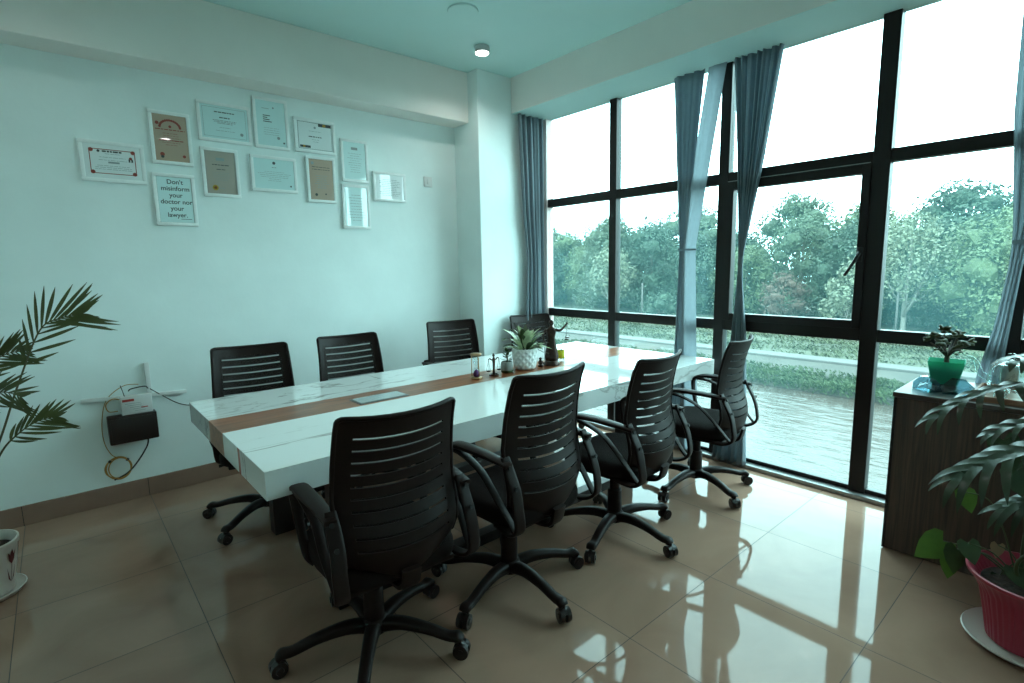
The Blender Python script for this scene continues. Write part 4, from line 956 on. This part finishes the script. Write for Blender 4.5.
# ripples
nt = m_water.node_tree
for n_ in nt.nodes:
    if n_.type == 'TEX_NOISE':
        mp = nt.nodes.new('ShaderNodeMapping'); mp.inputs['Scale'].default_value = (1.6, .7, 1)
        tc = [q for q in nt.nodes if q.type == 'TEX_COORD'][0]; nt.links.new(tc.outputs['Object'], mp.inputs[0]); nt.links.new(mp.outputs[0], n_.inputs['Vector'])
    if n_.type == 'BUMP': n_.inputs['Distance'].default_value = .12
def tufts(name, x0, x1, y0, y1, n, h, m, z, label, seed, sz=.14, clump=1.0):
    bm = NB(); r = random.Random(seed); k = 0
    while k < n:
        x = r.uniform(x0, x1); y_ = y0+(y1-y0)*r.random()**1.5
        dns = noise.noise(Vector((x*.9, y_*.35, seed)))*.5+.55
        if r.random() > dns**clump: continue
        k += 1; hh = h*dns*r.random()**.7; p = Vector((x, y_, z+hh)); d = Vector((r.gauss(0, 1), r.gauss(0, 1), r.gauss(0, 1))).normalized(); u = d.orthogonal().normalized(); w = d.cross(u); q = sz*r.uniform(.5, 1.2)
        bm.faces.new([bm.verts.new(p+u*q*1.5), bm.verts.new(p+w*q*.5), bm.verts.new(p-u*q*1.5), bm.verts.new(p-w*q*.5)])
    o = obj(name, bm, m); return tag(o, label, 'grass', kind='stuff')
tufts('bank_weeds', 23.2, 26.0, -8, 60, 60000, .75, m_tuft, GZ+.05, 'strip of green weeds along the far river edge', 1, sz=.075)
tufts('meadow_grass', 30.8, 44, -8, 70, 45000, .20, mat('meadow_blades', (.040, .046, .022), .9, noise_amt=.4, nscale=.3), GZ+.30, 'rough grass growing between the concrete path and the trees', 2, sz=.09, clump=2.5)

m_bark = mat('bark', (.10, .075, .055), .9, noise_amt=.3, nscale=3); m_barkw = mat('pale_bark', (.16, .145, .125), .8, noise_amt=.2, nscale=3)
LF = dict(dark=mat('leaves_dark', (.026, .046, .026), .7, trans=.2, noise_amt=.45, nscale=.9), mid=mat('leaves_mid', (.045, .062, .032), .7, trans=.2, noise_amt=.4, nscale=.9),
          pale=mat('leaves_pale', (.12, .13, .085), .7, trans=.2, noise_amt=.3, nscale=1.1), brown=mat('leaves_brown', (.075, .042, .03), .8, trans=.2, noise_amt=.3, nscale=1),
          light=mat('leaves_light', (.075, .095, .042), .7, trans=.2, noise_amt=.35, nscale=1))
def make_tree(name, label, h, rad, leaf, bark, seed, lobes=17, nl=12000, low=.06, lsize=.36, group=None, airy=False):
    r = random.Random(seed); t = thing(name, label, 'tree' if h > 3 else 'bush', group=group)
    bm = NB(); L = []
    for k in range(lobes):
        a = k*2.4+r.uniform(-.4, .4); q = (k+.5)/lobes; zz = h*(low+(.86-low)*q); rr_ = rad*(.62*math.sin(PI*(.18+.72*q)))*r.uniform(.7, 1.15)
        lr = rad*r.uniform(.34, .52)*(1-.25*q)
        L.append((Vector((rr_*math.cos(a), rr_*math.sin(a), zz)), lr))
    L.append((Vector((0, 0, h-rad*.36)), rad*.36))
    sweep(bm, smoothpath([(0, 0, -.3), (r.uniform(-.2, .2), .1, h*.25), (r.uniform(-.3, .3), 0, h*.55), (0, 0, h*.8)]), [rad*.055, rad*.04, rad*.018], n=7)
    for c, lr in L[:8 if airy else 6]:
        s0 = Vector((0, 0, h*r.uniform(.12, .35))); sweep(bm, smoothpath([s0, s0.lerp(c, .5)+Vector((0, 0, -.05*h)), c+(c*.12 if airy else c*0)]), [rad*.032, rad*.016, rad*.006], n=5)
    obj('trunk', bm, bark, t, smooth=True)
    bm = NB()
    for c, lr in L:
        if not airy:
            vs = ball(bm, c, lr*.5, 1, 1, .85, 2)
            for v in vs: v.co += (v.co-c).normalized()*lr*.22*(noise.noise(v.co*1.7+Vector((seed, 0, 0))))
        for _ in range(int(nl/len(L)*(lr/(rad*.4))**1.2)):
            d = Vector((r.gauss(0, 1), r.gauss(0, 1), r.gauss(0, 1)+.25)).normalized(); p = c+Vector((d.x, d.y, d.z*.9))*lr*r.uniform(.42, 1.0)**.6*1.14*(1+.22*noise.noise(d*2.1+c))
            n1 = (d+Vector((r.uniform(-.8, .8), r.uniform(-.8, .8), r.uniform(-.4, .9)))).normalized(); u = n1.orthogonal().normalized(); u.rotate(Matrix.Rotation(r.uniform(0, TAU), 3, n1)); w = n1.cross(u); sz = lsize*r.uniform(.5, 1.1)*.5
            vs = [bm.verts.new(p+u*sz), bm.verts.new(p+w*sz*.6+n1*sz*.15), bm.verts.new(p-u*sz), bm.verts.new(p-w*sz*.6)]
            bm.faces.new(vs)
    obj('crown', bm, leaf, t)
    return t
V = [make_tree('tree', '', 10.5, 4.6, LF['dark'], m_bark, 1), make_tree('tree', '', 11.5, 5.0, LF['mid'], m_bark, 2), make_tree('tree', '', 9.5, 4.4, LF['light'], m_bark, 3, low=.05), make_tree('tree', '', 10.0, 4.2, LF['dark'], m_bark, 4)]
TL = ['dark green bushy tree in the dense row beyond the river', 'mid green broad tree in the dense row beyond the river', 'light green leafy tree in the dense row beyond the river', 'narrow dark green tree in the dense row beyond the river']
tr = random.Random(5); used = set()
def put(v, x, y, s=1.0, rz=None):
    if v in used: o = copy_tree(V[v])
    else: o = V[v]; used.add(v)
    o.location = (x, y, GZ+.3); o.scale = (s, s, s*tr.uniform(.92, 1.06)); o.rotation_euler = (0, 0, tr.uniform(0, TAU) if rz is None else rz)
    o['label'] = TL[v]; o['group'] = 'trees of the dense row beyond the river: ' + ('dark bushy', 'mid green', 'light green', 'narrow dark')[v]
y = -6.0; k = 0
while y < 78:
    s = .90 if y < 16 else (.84 if y < 30 else .88)
    put(k % 4, 50+tr.uniform(-1.5, 1.5), y, s*tr.uniform(.9, 1.08)); y += 5.0; k += 1
y = -9.0
while y < 95:
    s = 1.15 if y < 18 else (.98 if y < 34 else 1.04)
    put([1, 3, 0, 2, 1, 0][k % 6], 58+tr.uniform(-1.5, 1.5), y, s*tr.uniform(.9, 1.1)); y += 6.2; k += 1
T = make_tree('tree', 'pale feathery tree with white forked branches, seen through the pane left of the jade plant', 8.6, 3.4, LF['pale'], m_barkw, 21, lobes=14, nl=4200, low=.33, lsize=.28, airy=True); T.location = (43.5, 9.6, GZ+.3)
T = make_tree('tree', 'light green dome-shaped tree at the right edge of the window view', 8.0, 4.4, LF['light'], m_bark, 22, lobes=16, nl=14000, low=.08, lsize=.26); T.location = (44.5, 4.8, GZ+.3)
T = make_tree('tree', 'pale bare-branched tree seen through the second pane from the corner', 7.2, 2.8, LF['pale'], m_barkw, 23, lobes=12, nl=2200, low=.33, airy=True); T.location = (44.0, 35.0, GZ+.3)
T = make_tree('bush', 'reddish brown bush in front of the trees, seen through the opening sash', 4.4, 2.1, LF['brown'], m_bark, 24, lobes=9, nl=1300, low=.2, lsize=.26); T.location = (43.5, 17.6, GZ+.3)
T = make_tree('tree', 'small cream-leaved tree beside the window handle', 5.0, 2.0, LF['pale'], m_barkw, 25, lobes=10, nl=2200, low=.25, airy=True); T.location = (42.5, 12.6, GZ+.3)
T = make_tree('bush', 'low dark bush behind the grass, seen left of the tied curtain', 2.4, 2.3, LF['dark'], m_bark, 26, lobes=8, nl=800, low=.15, lsize=.26); T.location = (43.0, 28.5, GZ+.3)
for i, (px, x, h) in enumerate(((642, 40, 3.4), (897, 42, 3.0))):
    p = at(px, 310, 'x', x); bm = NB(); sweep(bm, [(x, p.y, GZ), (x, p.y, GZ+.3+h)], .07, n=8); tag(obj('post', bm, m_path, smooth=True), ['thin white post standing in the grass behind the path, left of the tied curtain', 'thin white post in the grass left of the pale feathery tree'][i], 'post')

# ------------------------------------------------------------------ SKY, SUN
w = bpy.data.worlds.new('sky'); bpy.context.scene.world = w; w.use_nodes = True; nt = w.node_tree; bg = nt.nodes['Background']
tc = nt.nodes.new('ShaderNodeTexCoord'); n = nt.nodes.new('ShaderNodeTexNoise'); n.inputs['Scale'].default_value = 2.2; n.inputs['Detail'].default_value = 5
mp = nt.nodes.new('ShaderNodeMapping'); mp.inputs['Scale'].default_value = (1, 1, 3.5); nt.links.new(tc.outputs['Generated'], mp.inputs[0]); nt.links.new(mp.outputs[0], n.inputs['Vector'])
r = nt.nodes.new('ShaderNodeValToRGB'); r.color_ramp.elements[0].position = .35; r.color_ramp.elements[1].position = .65
r.color_ramp.elements[0].color = (.53, .87, .90, 1); r.color_ramp.elements[1].color = (.62, .97, .98, 1)
nt.links.new(n.outputs['Fac'], r.inputs[0]); nt.links.new(r.outputs[0], bg.inputs[0]); bg.inputs[1].default_value = 11.5

sc_ = bpy.context.scene
vs_ = sc_.view_settings; vs_.view_transform = 'Standard'; vs_.look = 'None'; vs_.gamma = 1; vs_.use_curve_mapping = False; vs_.exposure = 0.0
cy = sc_.cycles; cy.max_bounces = 10; cy.diffuse_bounces = 6; cy.glossy_bounces = 5; cy.transparent_max_bounces = 24; cy.transmission_bounces = 6
cy.sample_clamp_indirect = 6; cy.caustics_reflective = False; cy.caustics_refractive = False; cy.use_denoising = True
